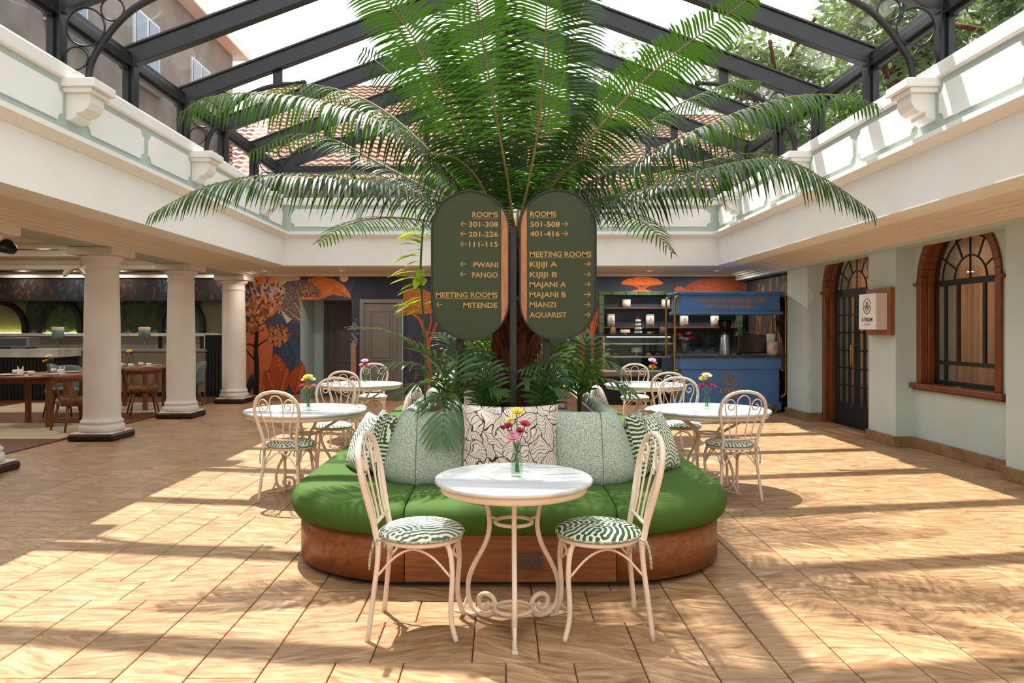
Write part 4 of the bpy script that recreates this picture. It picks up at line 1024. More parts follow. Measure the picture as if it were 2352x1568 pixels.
def CL(px,py,d): q=P(px,py,d); return (q.x-PX,q.y-PY,q.z-PZ)
# trunk with fibrous leaf bases
rr=random.Random(5); mb=MB()
zt=P(0,545,5.85).z-PZ
mb.lathe([(.19,-.03),(.185,.2),(.165,.5),(.155,.9),(.165,1.2),(.17,zt-.1),(.10,zt),(.02,zt+.05)],20)
ob('trunk',mb,BARK,cy)
mb=MB()
for k in range(900):
    z=rr.uniform(.0,zt-.05); a=rr.uniform(0,2*PI); r=.178; l=rr.uniform(.08,.18); wd=rr.uniform(.010,.026)
    o=V((math.cos(a),math.sin(a),0)); sd=V((-math.sin(a),math.cos(a),0)); p=o*r+V((0,0,z)); q=p+o*rr.uniform(.02,.06)+V((0,0,l))+sd*rr.uniform(-.03,.03)
    mb.add([p-sd*wd,p+sd*wd,q+sd*wd*.3,q-sd*wd*.3],[(0,1,2,3)])
tag(ob('bark_fibres',mb,BARK,cy),kind='stuff')
B=(1182,548,5.82)
def fr(pts,L=.40,n=74,droop=.35,lift=.25,fwd=.3,up=(0,0,1),wd=.019):
    i=len([c for c in FR]); FR.append(1)
    P_=[CL(*B)]+[CL(*p) for p in pts]
    ra,lf=frond_meshes(P_,L,n,wd,droop,lift,fwd,.013,None,100+i,.10,up_hint=up)
    f=ob('frond',ra,RACHIS,cy); tag(ob('leaflets',lf,FROND,f),kind='stuff')
FR=[]
# low left
fr([(980,455,5.5),(800,412,5.2),(620,402,5.0),(470,430,4.85),(345,492,4.7)],.36,84,.75,.15)
fr([(1060,440,5.7),(920,300,5.5),(760,240,5.4),(600,215,5.3),(480,225,5.25),(415,258,5.2)],.38,84,.8,.1)
fr([(1070,440,5.95),(960,320,6.2),(850,235,6.5),(720,195,6.8),(600,215,7.0)],.40,70,.7,.1)
fr([(1050,470,6.2),(900,390,6.8),(750,315,7.3),(650,315,7.5),(570,355,7.6)],.42,70,.6,.15)
fr([(1030,490,6.3),(920,420,6.9),(820,393,7.3),(740,400,7.5)],.42,56,.5,.2)
fr([(1000,510,6.4),(880,500,7.0),(790,520,7.4),(730,560,7.6)],.36,52,.5,.2)
# upper left
UPV=(0,1,.35)
fr([(1118,430,5.70),(1050,270,5.42),(975,130,5.12),(895,10,4.85),(800,-90,4.6)],.40,84,.28,.28,.25,(.25,.9,.4))
fr([(1110,430,5.95),(1030,250,6.2),(950,90,6.4),(900,-20,6.5)],.40,70,.3,.2,.25,UPV)
fr([(1090,430,6.1),(1000,290,6.6),(900,170,7.0),(830,118,7.2)],.40,60,.35,.2,.3,UPV)
fr([(1168,430,5.66),(1142,280,5.35),(1115,130,5.0),(1095,0,4.7),(1085,-130,4.35)],.42,84,.2,.2,.25,(0,.95,.2))
fr([(1150,420,5.9),(1105,240,6.1),(1060,80,6.2),(1035,-40,6.3)],.42,70,.25,.2,.25,UPV)
# upper middle / right
fr([(1212,430,5.66),(1238,280,5.38),(1250,130,5.05),(1256,0,4.75),(1258,-130,4.4)],.42,84,.2,.2,.25,(0,.95,.2))
fr([(1225,420,5.95),(1275,240,6.1),(1320,90,6.2),(1352,-40,6.3)],.42,74,.25,.2,.25,UPV)
fr([(1195,420,6.1),(1200,250,6.6),(1190,90,7.0),(1180,0,7.2)],.42,60,.25,.2,.25,UPV)
fr([(1262,430,5.70),(1370,300,5.45),(1490,175,5.2),(1600,85,5.0),(1730,-10,4.8)],.38,84,.4,.3,.28,(-.3,.85,.45))
fr([(1270,420,5.95),(1350,280,6.3),(1440,180,6.6),(1540,125,6.8),(1610,110,6.9)],.42,66,.55,.2,.3,(-.3,.6,.6))
fr([(1290,440,5.9),(1420,330,6.2),(1560,240,6.5),(1680,190,6.7),(1750,185,6.8)],.38,70,.7,.12)
# low right
fr([(1300,450,5.7),(1460,370,5.5),(1620,290,5.35),(1780,230,5.25),(1920,218,5.2),(2015,240,5.15)],.36,84,.8,.1)
fr([(1320,470,5.55),(1460,440,5.3),(1620,390,5.1),(1780,365,4.95),(1900,415,4.85),(2005,487,4.75)],.34,84,.8,.1)
fr([(1320,470,6.1),(1480,410,6.6),(1620,370,7.0),(1720,352,7.2),(1800,362,7.3)],.40,64,.6,.12)
fr([(1330,500,6.3),(1420,490,6.8),(1490,520,7.2),(1545,582,7.3)],.34,48,.5,.2)
fr([(1310,480,6.3),(1440,450,6.9),(1560,440,7.4),(1640,460,7.6)],.40,54,.5,.2)
# towards and away from the camera
fr([(1150,420,6.3),(1090,330,7.0),(1040,290,7.6),(1000,300,8.0)],.40,54,.4,.2)
fr([(1220,420,6.3),(1280,330,7.0),(1330,290,7.6),(1380,310,8.0)],.40,54,.4,.2)
fr([(1130,470,5.7),(1090,400,5.55),(1040,360,5.45),(985,355,5.4)],.26,40,.4,.2)
fr([(1240,470,5.7),(1290,400,5.55),(1345,365,5.45),(1400,362,5.4)],.26,40,.4,.2)

# small areca palms in the planter
def areca(lab,px,d,fr_,grp='areca palms in the planter'):
    bx=P(px,0,d).x; t=thing('areca_palm',lab,'plant',(bx,d,.661),0,grp)
    for i,(pts,L,n,dr) in enumerate(fr_):
        Q=[(0,0,0)]+[(lambda q:(q.x-bx,q.y-d,q.z-.661))(P(*p)) for p in pts]
        ra,lf=frond_meshes(Q,L*1.08,int(n*1.0),.024,dr,.2,.9,.008,None,hash(px)%97+i*13,.35)
        f=ob('frond',ra,ARECA,t); tag(ob('leaflets',lf,ARECA,f),kind='stuff')
areca('feathery areca palm arching over the left corner of the bench back',1040,5.15,[
 ([(1020,860,5.1),(960,800,5.0),(890,762,4.95),(805,750,4.9)],.30,17,.25),
 ([(1025,900,5.1),(985,850,5.0),(930,830,4.95),(850,850,4.9)],.26,15,.5),
 ([(1045,910,5.05),(1030,905,4.95),(1022,930,4.8),(1018,975,4.68),(1015,1015,4.62)],.26,13,.35),
 ([(1045,870,5.2),(1050,810,5.3),(1020,770,5.4),(985,760,5.5)],.26,14,.4),
 ([(1060,880,5.2),(1090,830,5.3),(1130,810,5.3)],.24,12,.4),
 ([(1010,900,5.1),(960,880,5.05),(915,900,5.0)],.24,12,.5)])
areca('feathery areca palm spilling over the right arm of the bench back',1330,5.6,[
 ([(1335,880,5.5),(1360,830,5.4),(1400,830,5.35),(1440,870,5.3)],.26,14,.5),
 ([(1330,870,5.6),(1300,830,5.5),(1250,830,5.4),(1200,850,5.3)],.28,14,.4),
 ([(1340,860,5.7),(1350,800,5.8),(1330,760,5.9),(1300,740,6.0)],.30,16,.4),
 ([(1335,890,5.5),(1370,870,5.4),(1420,880,5.3),(1450,905,5.2)],.22,12,.4),
 ([(1325,890,5.5),(1290,870,5.35),(1260,890,5.2)],.24,12,.4)])
areca('leafy areca palm in the shade left of the cycad trunk',1105,6.4,[
 ([(1100,830,6.3),(1080,780,6.2),(1040,770,6.1)],.30,16,.4),([(1110,820,6.4),(1120,770,6.3),(1140,760,6.2)],.28,14,.4),
 ([(1100,850,6.2),(1070,830,6.0),(1030,840,5.8)],.30,14,.4),([(1110,850,6.1),(1130,830,5.9),(1160,850,5.7)],.28,14,.4)])
areca('leafy areca palm in the shade right of the cycad trunk',1275,6.5,[
 ([(1280,830,6.4),(1300,780,6.3),(1340,770,6.2)],.30,16,.4),([(1270,830,6.4),(1260,780,6.3),(1240,760,6.2)],.28,14,.4),
 ([(1280,850,6.2),(1300,830,6.0),(1330,850,5.9)],.30,14,.4),([(1265,850,6.1),(1240,840,5.9),(1220,870,5.7)],.28,14,.4)])
areca('low areca palm just behind the front backrest, left of the sign post',1120,5.2,[
 ([(1110,900,5.2),(1090,870,5.15),(1065,870,5.1)],.22,12,.4),([(1125,890,5.2),(1140,850,5.2),(1165,845,5.15)],.24,12,.4),([(1115,900,5.15),(1130,890,5.1),(1150,905,5.05)],.2,11,.4),([(1118,880,5.3),(1112,830,5.35),(1090,800,5.4)],.26,13,.4)])
areca('low areca palm just behind the front backrest, right of the sign post',1250,5.2,[
 ([(1240,900,5.2),(1220,870,5.15),(1205,880,5.1)],.22,12,.4),([(1255,890,5.2),(1275,850,5.2),(1300,850,5.15)],.24,12,.4),([(1245,900,5.15),(1270,890,5.1),(1295,905,5.05)],.2,11,.4),([(1250,880,5.3),(1262,830,5.35),(1290,810,5.4)],.26,13,.4)])
areca('areca palm far back in the planter',1160,8.4,[
 ([(1150,830,8.3),(1130,790,8.2),(1090,780,8.1)],.34,16,.4),([(1170,830,8.3),(1200,790,8.2),(1240,790,8.1)],.34,16,.4),([(1160,820,8.4),(1165,770,8.3),(1150,740,8.2)],.34,16,.4)])
# yellow-green leafy shrub behind the left board
bx=P(972,0,5.75).x; t=thing('yellow_green_shrub','tall slender shrub with yellow-green leaves behind the left sign board','plant',(bx,5.75,.661))
mb=MB(); st=[V((0,0,0)),V((.02,0,.6)),V((-.02,.0,1.2)),V((.0,0,1.62))]; mb.tube(catmull(st,5),.008,6); ob('stem',mb,STEM,t)
rr=random.Random(11); mb=MB(); mesh0=[]
for k in range(34):
    z=.88+.72*k/34; a=rr.uniform(PI*.7,PI*1.5) if k%5 else rr.uniform(0,6.28); l=rr.uniform(.18,.30); wd=l*.15
    d=V((math.cos(a),math.sin(a)*.6-.2,rr.uniform(-.1,.5))).normalized(); p=V((0,0,z)); sd=d.cross(V((0,0,1))).normalized()
    pts=[p+d*l*u+V((0,0,-.35*l*u*u)) for u in (0,.3,.6,.85,1)]; ws=[.1,.9,1,.5,.03]
    lm=MB(); vs=[]
    for c,w_ in zip(pts,ws): vs += [c-sd*wd*w_,c+sd*wd*w_]
    lm.add(vs,[(2*q,2*q+1,2*q+3,2*q+2) for q in range(4)],0,True); ob('leaf',lm,YELLOWL,t)
# ================================================================ COLUMNS
def make_column():
    t=thing('column','x','column')
    ob('plinth_block',MB().box((-.30,-.30,0),(.30,.30,.085)),DKWOOD,t,.018,1)
    ob('plinth_slab',MB().box((-.275,-.275,.085),(.275,.275,.105)),COLM,t,.01)
    ob('shaft',MB().lathe([(.27,.105),(.278,.13),(.28,.16),(.268,.19),(.25,.20),(.252,.215),(.262,.225),(.262,.245),(.245,.258),(.232,.275),(.226,.32),(.226,1.0),(.218,1.6),(.204,2.20),(.204,2.225),(.214,2.235),(.222,2.25),(.214,2.265),(.205,2.275),(.205,2.335),(.215,2.345),(.225,2.36),(.25,2.375),(.262,2.40),(.262,2.425)],40),COLM,t)
    ob('abacus',MB().box((-.30,-.30,2.425),(.30,.30,2.528)),COLM,t,.012)
    return t
c0=make_column()
for k,(y,l) in enumerate(((7.42,'white round column cut off by the left edge of the picture'),(9.84,'white round column nearest in full view on the left, beside the dining tables'),(12.27,'white round column in the middle of the left row'),(14.72,'white round column farthest back, beside the painted mural'))):
    c=c0 if k==0 else copy_tree(c0); c.location=(-5.32,y,.0005); c['label']=l; c['group']='white columns along the dining room'

# ================================================================ MURALS (flat painting)
class Painter:
    def __init__(s,fn): s.mb=MB(); s.l=0; s.fn=fn
    def poly(s,pts,c):
        s.l+=1; s.mb.add([s.fn(x,y,s.l*.000006) for x,y in pts],[tuple(range(len(pts)))],0,False,lin(c))
    def ell(s,x,y,a,b,c,n=22,wob=0,seed=0):
        s.poly([(x+a*(1+wob*math.sin(5*t+seed)+wob*math.sin(9*t+2*seed))*math.cos(t),y+b*(1+wob*math.sin(7*t+seed))*math.sin(t)) for t in [2*PI*k/n for k in range(n)]],c)
    def stroke(s,pts,w0,w1,c):
        P2=catmull([(x,y,0) for x,y in pts],5); n=len(P2); a=[];b=[]
        for i,p in enumerate(P2):
            t=(P2[min(i+1,n-1)]-P2[max(i-1,0)]).normalized(); w_=w0+(w1-w0)*i/(n-1); a.append((p.x-t.y*w_/2,p.y+t.x*w_/2)); b.append((p.x+t.y*w_/2,p.y-t.x*w_/2))
        s.l+=1
        for i in range(n-1): s.mb.add([s.fn(q[0],q[1],s.l*.000006) for q in (a[i],a[i+1],b[i+1],b[i])],[(0,1,2,3)],0,False,lin(c))
    def leaf(s,x,y,l,w_,ang,c):
        d=(math.cos(ang),math.sin(ang)); q=(-d[1],d[0])
        s.poly([(x+d[0]*l*u+q[0]*w_*v,y+d[1]*l*u+q[1]*w_*v) for u,v in ((0,0),(.25,.42),(.55,.5),(.85,.25),(1,0),(.85,-.25),(.55,-.5),(.25,-.42))],c)
rm=random.Random(21)
def jit(c,k=18): d=rm.uniform(-k,k); return tuple(max(0,min(255,int(x+d))) for x in c)
YM=YB-.002
pt=Painter(lambda x,y,o:tuple(P(x,y,YM)-V((0,o,0)))); SL_=(58,60,72)
wt,wbm=629,906
for a,b,top,bot in ((557,690,wt,wbm),(690,808,wt,688),(808,826,wt,wbm),(826,926,wt,688),(926,1830,wt,wbm)):
    pt.poly([(a,bot),(b,bot),(b,top),(a,top)],SL_)
cl=lambda x,a,b:max(a,min(b,x))
# left part: hills, suns, trees
pt.poly([(625,629),(688,629),(690,645),(690,722),(668,735),(640,760),(625,760)],(178,150,120))
pt.poly([(557,700),(600,680),(640,700),(660,745),(690,735),(690,906),(557,906)],(52,58,74))
pt.poly([(564,906),(564,770),(580,735),(610,745),(628,790),(624,840),(610,860),(608,906)],(176,92,50))
pt.poly([(557,640),(570,632),(590,629),(622,629),(632,640),(634,650),(557,655)],(214,110,44))
pt.ell(780+10,638,10,9.5,(214,176,126))
pt.poly([(690,688),(694,655),(710,640),(735,634),(765,640),(790,655),(805,676),(806,690),(806,688),(785,678),(765,676),(745,684),(730,688)],(178,96,46))
pt.poly([(806,686),(806,672),(815,646),(835,634),(870,630),(905,634),(925,650),(930,670),(926,686),(826,688)],(44,44,58))
def ck(x0,x1,y0,y1,n,rr_,cols,inside):
    for _ in range(n):
        x=rm.uniform(x0,x1); y=rm.uniform(y0,y1)
        if inside(x,y): pt.ell(x,y,rr_,rr_,rm.choice(cols),5)
inA=lambda x,y:((x-682)/52)**2+((y-695)/52)**2<1 and x<690 or (((x-690)/44)**2+((y-668)/26)**2<1 and y<686)
pt.poly([(690,745),(680,738),(660,726),(640,705),(632,680),(640,660),(660,646),(690,643),(715,648),(732,662),(740,678),(736,682),(690,682)],(84,66,60))
for _ in range(700):
    x=rm.uniform(630,740); y=rm.uniform(643,745)
    if (x<690 and ((x-690)/60)**2+((y-692)/52)**2<1) or (x>=690 and y<683 and ((x-690)/50)**2+((y-690)/48)**2<1): pt.ell(x,y,.75,.75,jit((176,150,136),22),5)
for _ in range(420):
    x=rm.uniform(692,805); y=rm.uniform(634,686)
    if y>634+((x-740)/60)**2*34+2 and y<688-((770-x)/90)*2 and x<800 and y<690-abs(x-750)*.0: pt.leaf(x,y,4,1.6,rm.uniform(0,6.28),jit((196,112,56),28)) if y<676+abs(x-760)*.15 else None
for _ in range(420):
    x=rm.uniform(808,928); y=rm.uniform(632,686)
    if y>632+((x-868)/60)**2*20: pt.ell(x,y,.7,.7,jit((66,66,88),16),5)
pt.stroke([(690,735),(680,728),(666,716),(655,708)],3,1,(168,128,104)); pt.stroke([(690,722),(684,705),(676,694)],2.4,.8,(168,128,104)); pt.stroke([(690,700),(687,680),(682,668)],2,.7,(168,128,104))
pt.stroke([(588,906),(590,850),(588,800),(592,750),(598,735)],13,6,(24,16,16))
for q in ([(590,800),(575,790),(562,792)],[(591,770),(578,755),(566,748)],[(590,830),(575,815),(564,800)],[(590,795),(605,785),(618,775)],[(592,755),(588,735),(578,720)]): pt.stroke(q,4.5,1.5,(24,16,16))
for k in range(330):
    a=rm.uniform(0,6.28); r=rm.random()**.5
    if k<210: x,y=606+46*r*math.cos(a),688+50*r*math.sin(a)
    elif k<270: x,y=640+22*r*math.cos(a),775+24*r*math.sin(a)
    else: x,y=582+22*r*math.cos(a),745+24*r*math.sin(a)
    base_=(150,92,52) if y>690 or rm.random()<.4 else (150,122,110)
    if x<559 or x>672 or y<645: continue
    pt.leaf(x,y,rm.uniform(11,17),rm.uniform(5,8),rm.uniform(-2.6,-.5),jit(base_,34))
    if k%3==0: pt.leaf(x,y,9,4,rm.uniform(-2.6,-.5),jit((70,38,24),14))
for (x,y,l,w_,an) in ((628,905,58,30,-1.9),(650,906,98,44,-1.75),(676,906,80,40,-1.35),(640,906,70,34,-1.3)):
    c=jit((160,70,34),10); pt.leaf(x,y,l,w_,an,c)
    for k in range(7):
        u=.12+.11*k; bx_=x+math.cos(an)*l*u; by_=y+math.sin(an)*l*u
        for s_ in (-1,1): pt.stroke([(bx_,by_),(bx_+s_*w_*.25*math.cos(an+1.1*s_)+math.cos(an)*6,by_-7)],1.3,.5,(206,120,56))
    pt.stroke([(x,y),(x+math.cos(an)*l,y+math.sin(an)*l)],1.6,.5,(90,36,20))
for k in range(14): 
    x=rm.uniform(664,690); pt.leaf(x,rm.uniform(830,850),rm.uniform(50,80),5,rm.uniform(-2.0,-1.2) if x<680 else rm.uniform(-2.0,-1.6),jit((44,70,92),14))
for k in range(12): pt.leaf(rm.uniform(558,572),906,rm.uniform(30,60),5,rm.uniform(-1.6,-.8),jit((34,40,52),10))
pt.poly([(806,906),(806,790),(812,780),(818,790),(818,906)],(148,128,112)); pt.stroke([(815,906),(814,830),(816,790),(812,770)],5,1.5,(190,110,70)); pt.stroke([(815,800),(822,785)],3,1,(190,110,70))
for _ in range(60): pt.leaf(rm.uniform(808,822),rm.uniform(735,785),6,3,rm.uniform(0,6.3),jit((110,112,124),30))
def acacia(x,y,a,b,c,trunk=True):
    pt.poly([(x-a,y),(x-a*.96,y-b*.35),(x-a*.7,y-b*.8),(x-a*.2,y-b),(x+a*.3,y-b),(x+a*.75,y-b*.75),(x+a,y-b*.25),(x+a,y),(x+a*.5,y+b*.15),(x-a*.5,y+b*.15)],c)
    for _ in range(int(a*6)):
        u=rm.uniform(-.95,.95); v=rm.uniform(0,.92)*(1-u*u)**.6; pt.ell(x+a*u,y-b*v,1.0,.8,jit(tuple(min(255,int(q*1.15)) for q in c),30),6)
    if trunk:
        for k in range(7): pt.stroke([(x-8+k*2.6,y+b*.8),(x-10+k*3.3,y+b*.4),(x-a*.6+k*a*.2,y)],2,1,c)
        pt.ell(x,y+b*1.0,a*.5,b*.3,c)
# right of the doors
pt.poly([(926,668),(945,660),(975,664),(1000,680),(1010,700),(1002,716),(975,722),(950,720),(926,726)],(150,88,42))
for _ in range(300): pt.ell(rm.uniform(927,1003),rm.uniform(668,720),.8,.8,jit((196,124,60),26),5)
pt.stroke([(985,906),(984,820),(978,770),(965,735),(945,720)],16,4,(168,78,48)); pt.stroke([(984,790),(1000,750),(1012,720)],8,3,(168,78,48)); pt.stroke([(980,775),(990,740),(988,715)],6,2,(168,78,48))
for k in range(60): pt.leaf(rm.uniform(928,975),rm.uniform(780,900),rm.uniform(14,30),3,rm.uniform(-2.2,-1.0),jit((84,64,84),20))
pt.poly([(1040,906),(1040,740),(1100,700),(1200,720),(1300,700),(1345,740),(1345,906)],(70,62,70))
acacia(1090,668,52,24,(132,74,40),False); pt.stroke([(1092,906),(1090,800),(1088,740),(1086,672)],10,5,(112,58,36))
for q in ([(1090,760),(1070,715),(1056,676)],[(1090,745),(1110,705),(1126,676)]): pt.stroke(q,5,2,(112,58,36))
acacia(1250,690,60,34,(74,72,92),False); pt.stroke([(1252,906),(1250,820),(1254,760),(1250,695)],9,4,(150,112,90))
for q in ([(1252,780),(1232,735),(1216,700)],[(1253,760),(1275,725),(1288,698)]): pt.stroke(q,4,1.5,(150,112,90))
for k in range(26): pt.leaf(1150+k*6,906,rm.uniform(40,90),9,rm.uniform(-2.0,-1.1),jit((52,68,84) if k%3 else (140,66,38),14))
pt.stroke([(1336,906),(1336,800),(1334,740)],14,10,(176,84,48))
pt.stroke([(1361,906),(1361,820),(1360,776),(1358,745)],9,6,(206,98,50))
for q in ([(1360,780),(1350,755),(1342,742)],[(1360,775),(1368,750),(1376,730)],[(1360,770),(1362,740),(1366,700)],[(1366,745),(1372,715),(1374,690)]): pt.stroke(q,4,1.2,(206,98,50))
for _ in range(120): pt.leaf(rm.uniform(1346,1380),rm.uniform(680,750),6,2,rm.uniform(0,6.28),jit((190,90,50),24))
acacia(1474,653,48,17,(206,104,40)); acacia(1655,672,86,36,(120,56,28),False)
acacia(1560,668,14,10,(140,70,40))
# teal panel with orange tops and the painted trunk on the right return
pt.poly([(1700,906),(1700,722),(1742,722),(1742,906)],(54,80,92)); acacia(1722,732,20,8,(196,100,50),False)
pt.poly([(1742,906),(1742,629),(1752,629),(1752,906)],(150,160,150))
mural=tag(ob('wall_mural',pt.mb,MURAL),'large painted mural of orange trees and leaves on a slate back wall','mural')
# painted trunk panel on the right wall behind the cart
p2=Painter(lambda x,y,o:(5.045-o,x,y))
p2.poly([(12.65,.0),(15.15,.0),(15.15,2.5),(12.65,2.5)][::-1],(44,36,34))
for k in range(170):
    y=rm.uniform(12.75,14.6); z=rm.uniform(0,2.2); h=rm.uniform(.12,.35); p2.poly([(y,z),(y+rm.uniform(-.03,.03),z+h),(y+.03+rm.uniform(0,.05),z+h*.9),(y+.04,z+.03)],jit((104,66,40),36))
tag(ob('trunk_mural',p2.mb,MURAL),'painted brown tree bark panel on the right wall behind the coffee cart','mural')

# ================================================================ DINING ROOM AND BAR
YT=16.98
GT=mat('green_glazed_tile',(62,86,50),.12,col2=(34,54,34),scale=9,spec=.7,kind='World')
GT2=mat('green_border_tile',(64,86,58),.25,col2=(44,62,42),scale=7,spec=.5,kind='World')
def herring(x0,x1,z0,z1,y,l=.20,w_=.05,m=GT):
    mb=MB(); c=math.sqrt(.5); g=.0035; th=.012
    def put(px,pz,ang):
        ca,sa=math.cos(ang),math.sin(ang); tilt=rm.uniform(-.004,.004)
        q=[(px+ca*u-sa*v,pz+sa*u+ca*v) for u,v in ((g,g),(l-g,g),(l-g,w_-g),(g,w_-g))]
        cxm=sum(a for a,b in q)/4; czm=sum(b for a,b in q)/4
        if not(x0<cxm<x1 and z0<czm<z1): return
        q=[(cl(a,x0,x1),cl(b,z0,z1)) for a,b in q]
        vs=[(a,y,b) for a,b in q]+[(a*.94+cxm*.06,y-th+tilt*(1 if i in(1,2) else -1),b*.94+czm*.06) for i,(a,b) in enumerate(q)]
        mb.add(vs,[(4,5,6,7)]+[(i,(i+1)%4,4+(i+1)%4,4+i) for i in range(4)])
    R=int((x1-x0+z1-z0)/(w_))+8
    for i in range(-R,R):
        for j in range(-6,7):
            # herringbone lattice in a 45 degree frame
            a=i*w_+j*2*l*0; u0=i*w_+ j*l*2; v0=i*w_
            for (u,v,an) in ((u0,v0,0),(u0+l,v0-l+w_,PI/2)):
                if an==0: U0,V0=u,v
                else: U0,V0=u+w_,v
                X=(U0-V0)*c; Z=(U0+V0)*c
                # rotate lattice by 45 degrees about region centre
                put((x0+x1)/2+X,(z0+z1)/2+Z-0,an+PI/4)
    return mb
tw=thing('herringbone_tile_wall','glossy dark green herringbone tile wall behind the bar','wall tiles',(-9.1,YT,1.37))
mb=herring(-12.3,-5.8,1.37,2.14,YT,.22,.055)
mb.v=[(x+9.1,y-YT,z-1.37) for x,y,z in mb.v]; tag(ob('glazed_tiles',mb,GT,tw),kind='stuff')
ob('tile_backing',MB().box((-3.2,-.001,0),(3.3,.018,.77)),mat('tile_grout_green',(126,130,96),.7),tw)
bnd=Painter(lambda x,y,o:(x,16.60-o,y)); bnd.poly([(-12.3,2.10),(-5.8,2.10),(-5.8,2.62),(-12.3,2.62)],(34,33,34))
for k in range(240):
    x=rm.uniform(-12,-6); z=rm.uniform(2.10,2.5); c=(70,40,26) if (int(x*1.3)%3) else (36,48,60)
    bnd.leaf(x,z,rm.uniform(.08,.2),.04,rm.uniform(.8,2.3),jit(c,22))
    bnd.mb.v=[(a,b,min(d,2.62)) for a,b,d in bnd.mb.v] if k==239 else bnd.mb.v
tag(ob('bulkhead_mural',bnd.mb,MURAL),'painted bulkhead panel with dark trees above the green tiled bar wall','mural')
struct('trim_8',MB().box((-12.3,16.602,2.10),(-5.8,16.98,2.62)),DARK)
struct('trim_9',MB().box((-12.3,16.55,2.62),(-5.76,16.98,2.74)),CREAMC)
struct('trim_10',MB().box((-12.3,16.4,2.74),(-5.76,16.98,2.80)),BLACKM)
LED=emit('warm_led_strip',(255,236,130),16.0)
def tile_arch(px0,px1,d,lab,dark):
    x0=P(px0,0,d).x; x1=P(px1,0,d).x; xc=(x0+x1)/2; r=(x1-x0)/2; zs=2.13-r-.02
    t=thing('arch_frame',lab,'arch',(xc,YT-.02,1.372))
    mb=MB(); n=20
    for k in range(n):
        a=PI*k/n; b=PI*(k+1)/n
        q=[(R_*math.cos(u),zs-1.372+R_*math.sin(u)) for R_,u in ((r-.09,a),(r-.09,b),(r,b),(r,a))]
        mb.prism(q,lambda x,z:(x,-.12,z),lambda x,z:(x,.0,z))
    zb=.0 if not dark else -.36
    for s_ in (-1,1): mb.box((s_*(r-.09),-.12,zb),(s_*r,0,zs-1.372))
    ob('arch_surround',mb,BLACKM,t)
    if dark:
        mb=MB(); q=[((r-.09)*math.cos(PI*k/n),zs-1.372+(r-.09)*math.sin(PI*k/n)) for k in range(n+1)]+[(-(r-.09),zb),((r-.09),zb)]
        mb.prism(q,lambda x,z:(x,-.02,z),lambda x,z:(x,-.001,z)); ob('arch_back',mb,mat('arch_blue_panel',(60,74,88),.5),t)
    else: ob('light_strip',MB().box((-r+.1,-.06,.0),(r-.1,-.04,.012)),LED,t)
tile_arch(-62,62,16.9,'black arch with a warm light strip at the left edge of the tiled bar wall',False)
tile_arch(92,189,16.9,'black arch with a warm light strip between the left column and the picture edge',False)
tile_arch(366,470,16.9,'dark arched niche with a blue panel behind the middle column',True)
MARB2=mat('veined_counter_marble',(216,210,200),.25,col2=(176,168,158),scale=1.2,stretch=(2,2,2),detail=8)
TAUPE=mat('counter_taupe',(140,130,114),.6,col2=(128,118,104),scale=2)
o=ob('back_shelf',MB().box((-12.3,16.78,1.30),(-6.5,16.965,1.369)),MARB2,bevel=.006); tag(o,'marble ledge running under the green bar tiles','shelf')
o=ob('back_counter_wall',MB().box((-12.3,16.85,.0),(-6.5,16.97,1.299)),TAUPE); tag(o,'taupe splash wall below the marble bar ledge','wall panel')
bc=thing('bar_counter','grey stone bar counter with taupe front behind the columns','counter',(-8.05,16.1,0))
ob('counter_top',MB().box((-1.65,-.05,.97),(1.65,.55,1.02)),mat('grey_stone_top',(150,146,140),.35),bc,.006)
ob('counter_front',MB().box((-1.6,0,.0),(1.6,.5,.97)),TAUPE,bc)
for k in range(1,4): ob('front_joint',MB().box((-1.6+.8*k-.004,-.003,.1),(-1.6+.8*k+.004,.001,.97)),DARK,bc)
ob('kick_strip',MB().box((-1.58,-.004,.0),(1.58,.001,.09)),DARK,bc)
mc=thing('marble_counter','thick white marble counter over black slatted front at the far left','counter',(-10.6,15.2,0))
ob('counter_top',MB().box((-1.5,-.05,.88),(1.5,.8,1.05)),MARB2,mc,.006); ob('counter_body',MB().box((-1.45,.0,0),(1.45,.75,.88)),DARK,mc)
for k in range(38): ob('slat',MB().box((-1.44+k*.076,-.022,.02),(-1.40+k*.076,0,.87)),BLACKM,mc)
bk=thing('slatted_cabinet','black slatted cabinet with a pale edge behind the farthest column','cabinet',(P(492,0,16.1).x,16.1,0))
ob('cabinet_body',MB().box((-.19,0,0),(.35,.5,1.33)),DARK,bk); mb=MB(); mb.box((-.21,-.03,.98),(-.19,.5,1.36)); mb.box((-.19,-.03,1.331),(.35,.5,1.36)); ob('pale_edge',mb,COLM,bk)
for k in range(7): ob('slat',MB().box((-.18+k*.076,-.02,.02),(-.14+k*.076,0,.95)),BLACKM,bk)
em=thing('counter_oven','small steel countertop oven with a glass front at the far left','oven',(P(28,0,15.5).x,15.5,1.051))
ob('body',MB().box((-.34,0,.03),(.34,.4,.24)),STEEL,em,.01); ob('glass_door',MB().box((-.28,-.01,.06),(.28,0,.2)),PANE,em,.004); ob('feet',MB().box((-.3,.05,0),(-.26,.35,.03)).box((.26,.05,0),(.3,.35,.03)),BLACKM,em)
TEAL=mat('teal_cloth',(116,142,140),.9,col2=(98,124,124),scale=20,bmp=.3); SHADE=mat('cream_lamp_shade',(206,194,174),.9,scale=8)
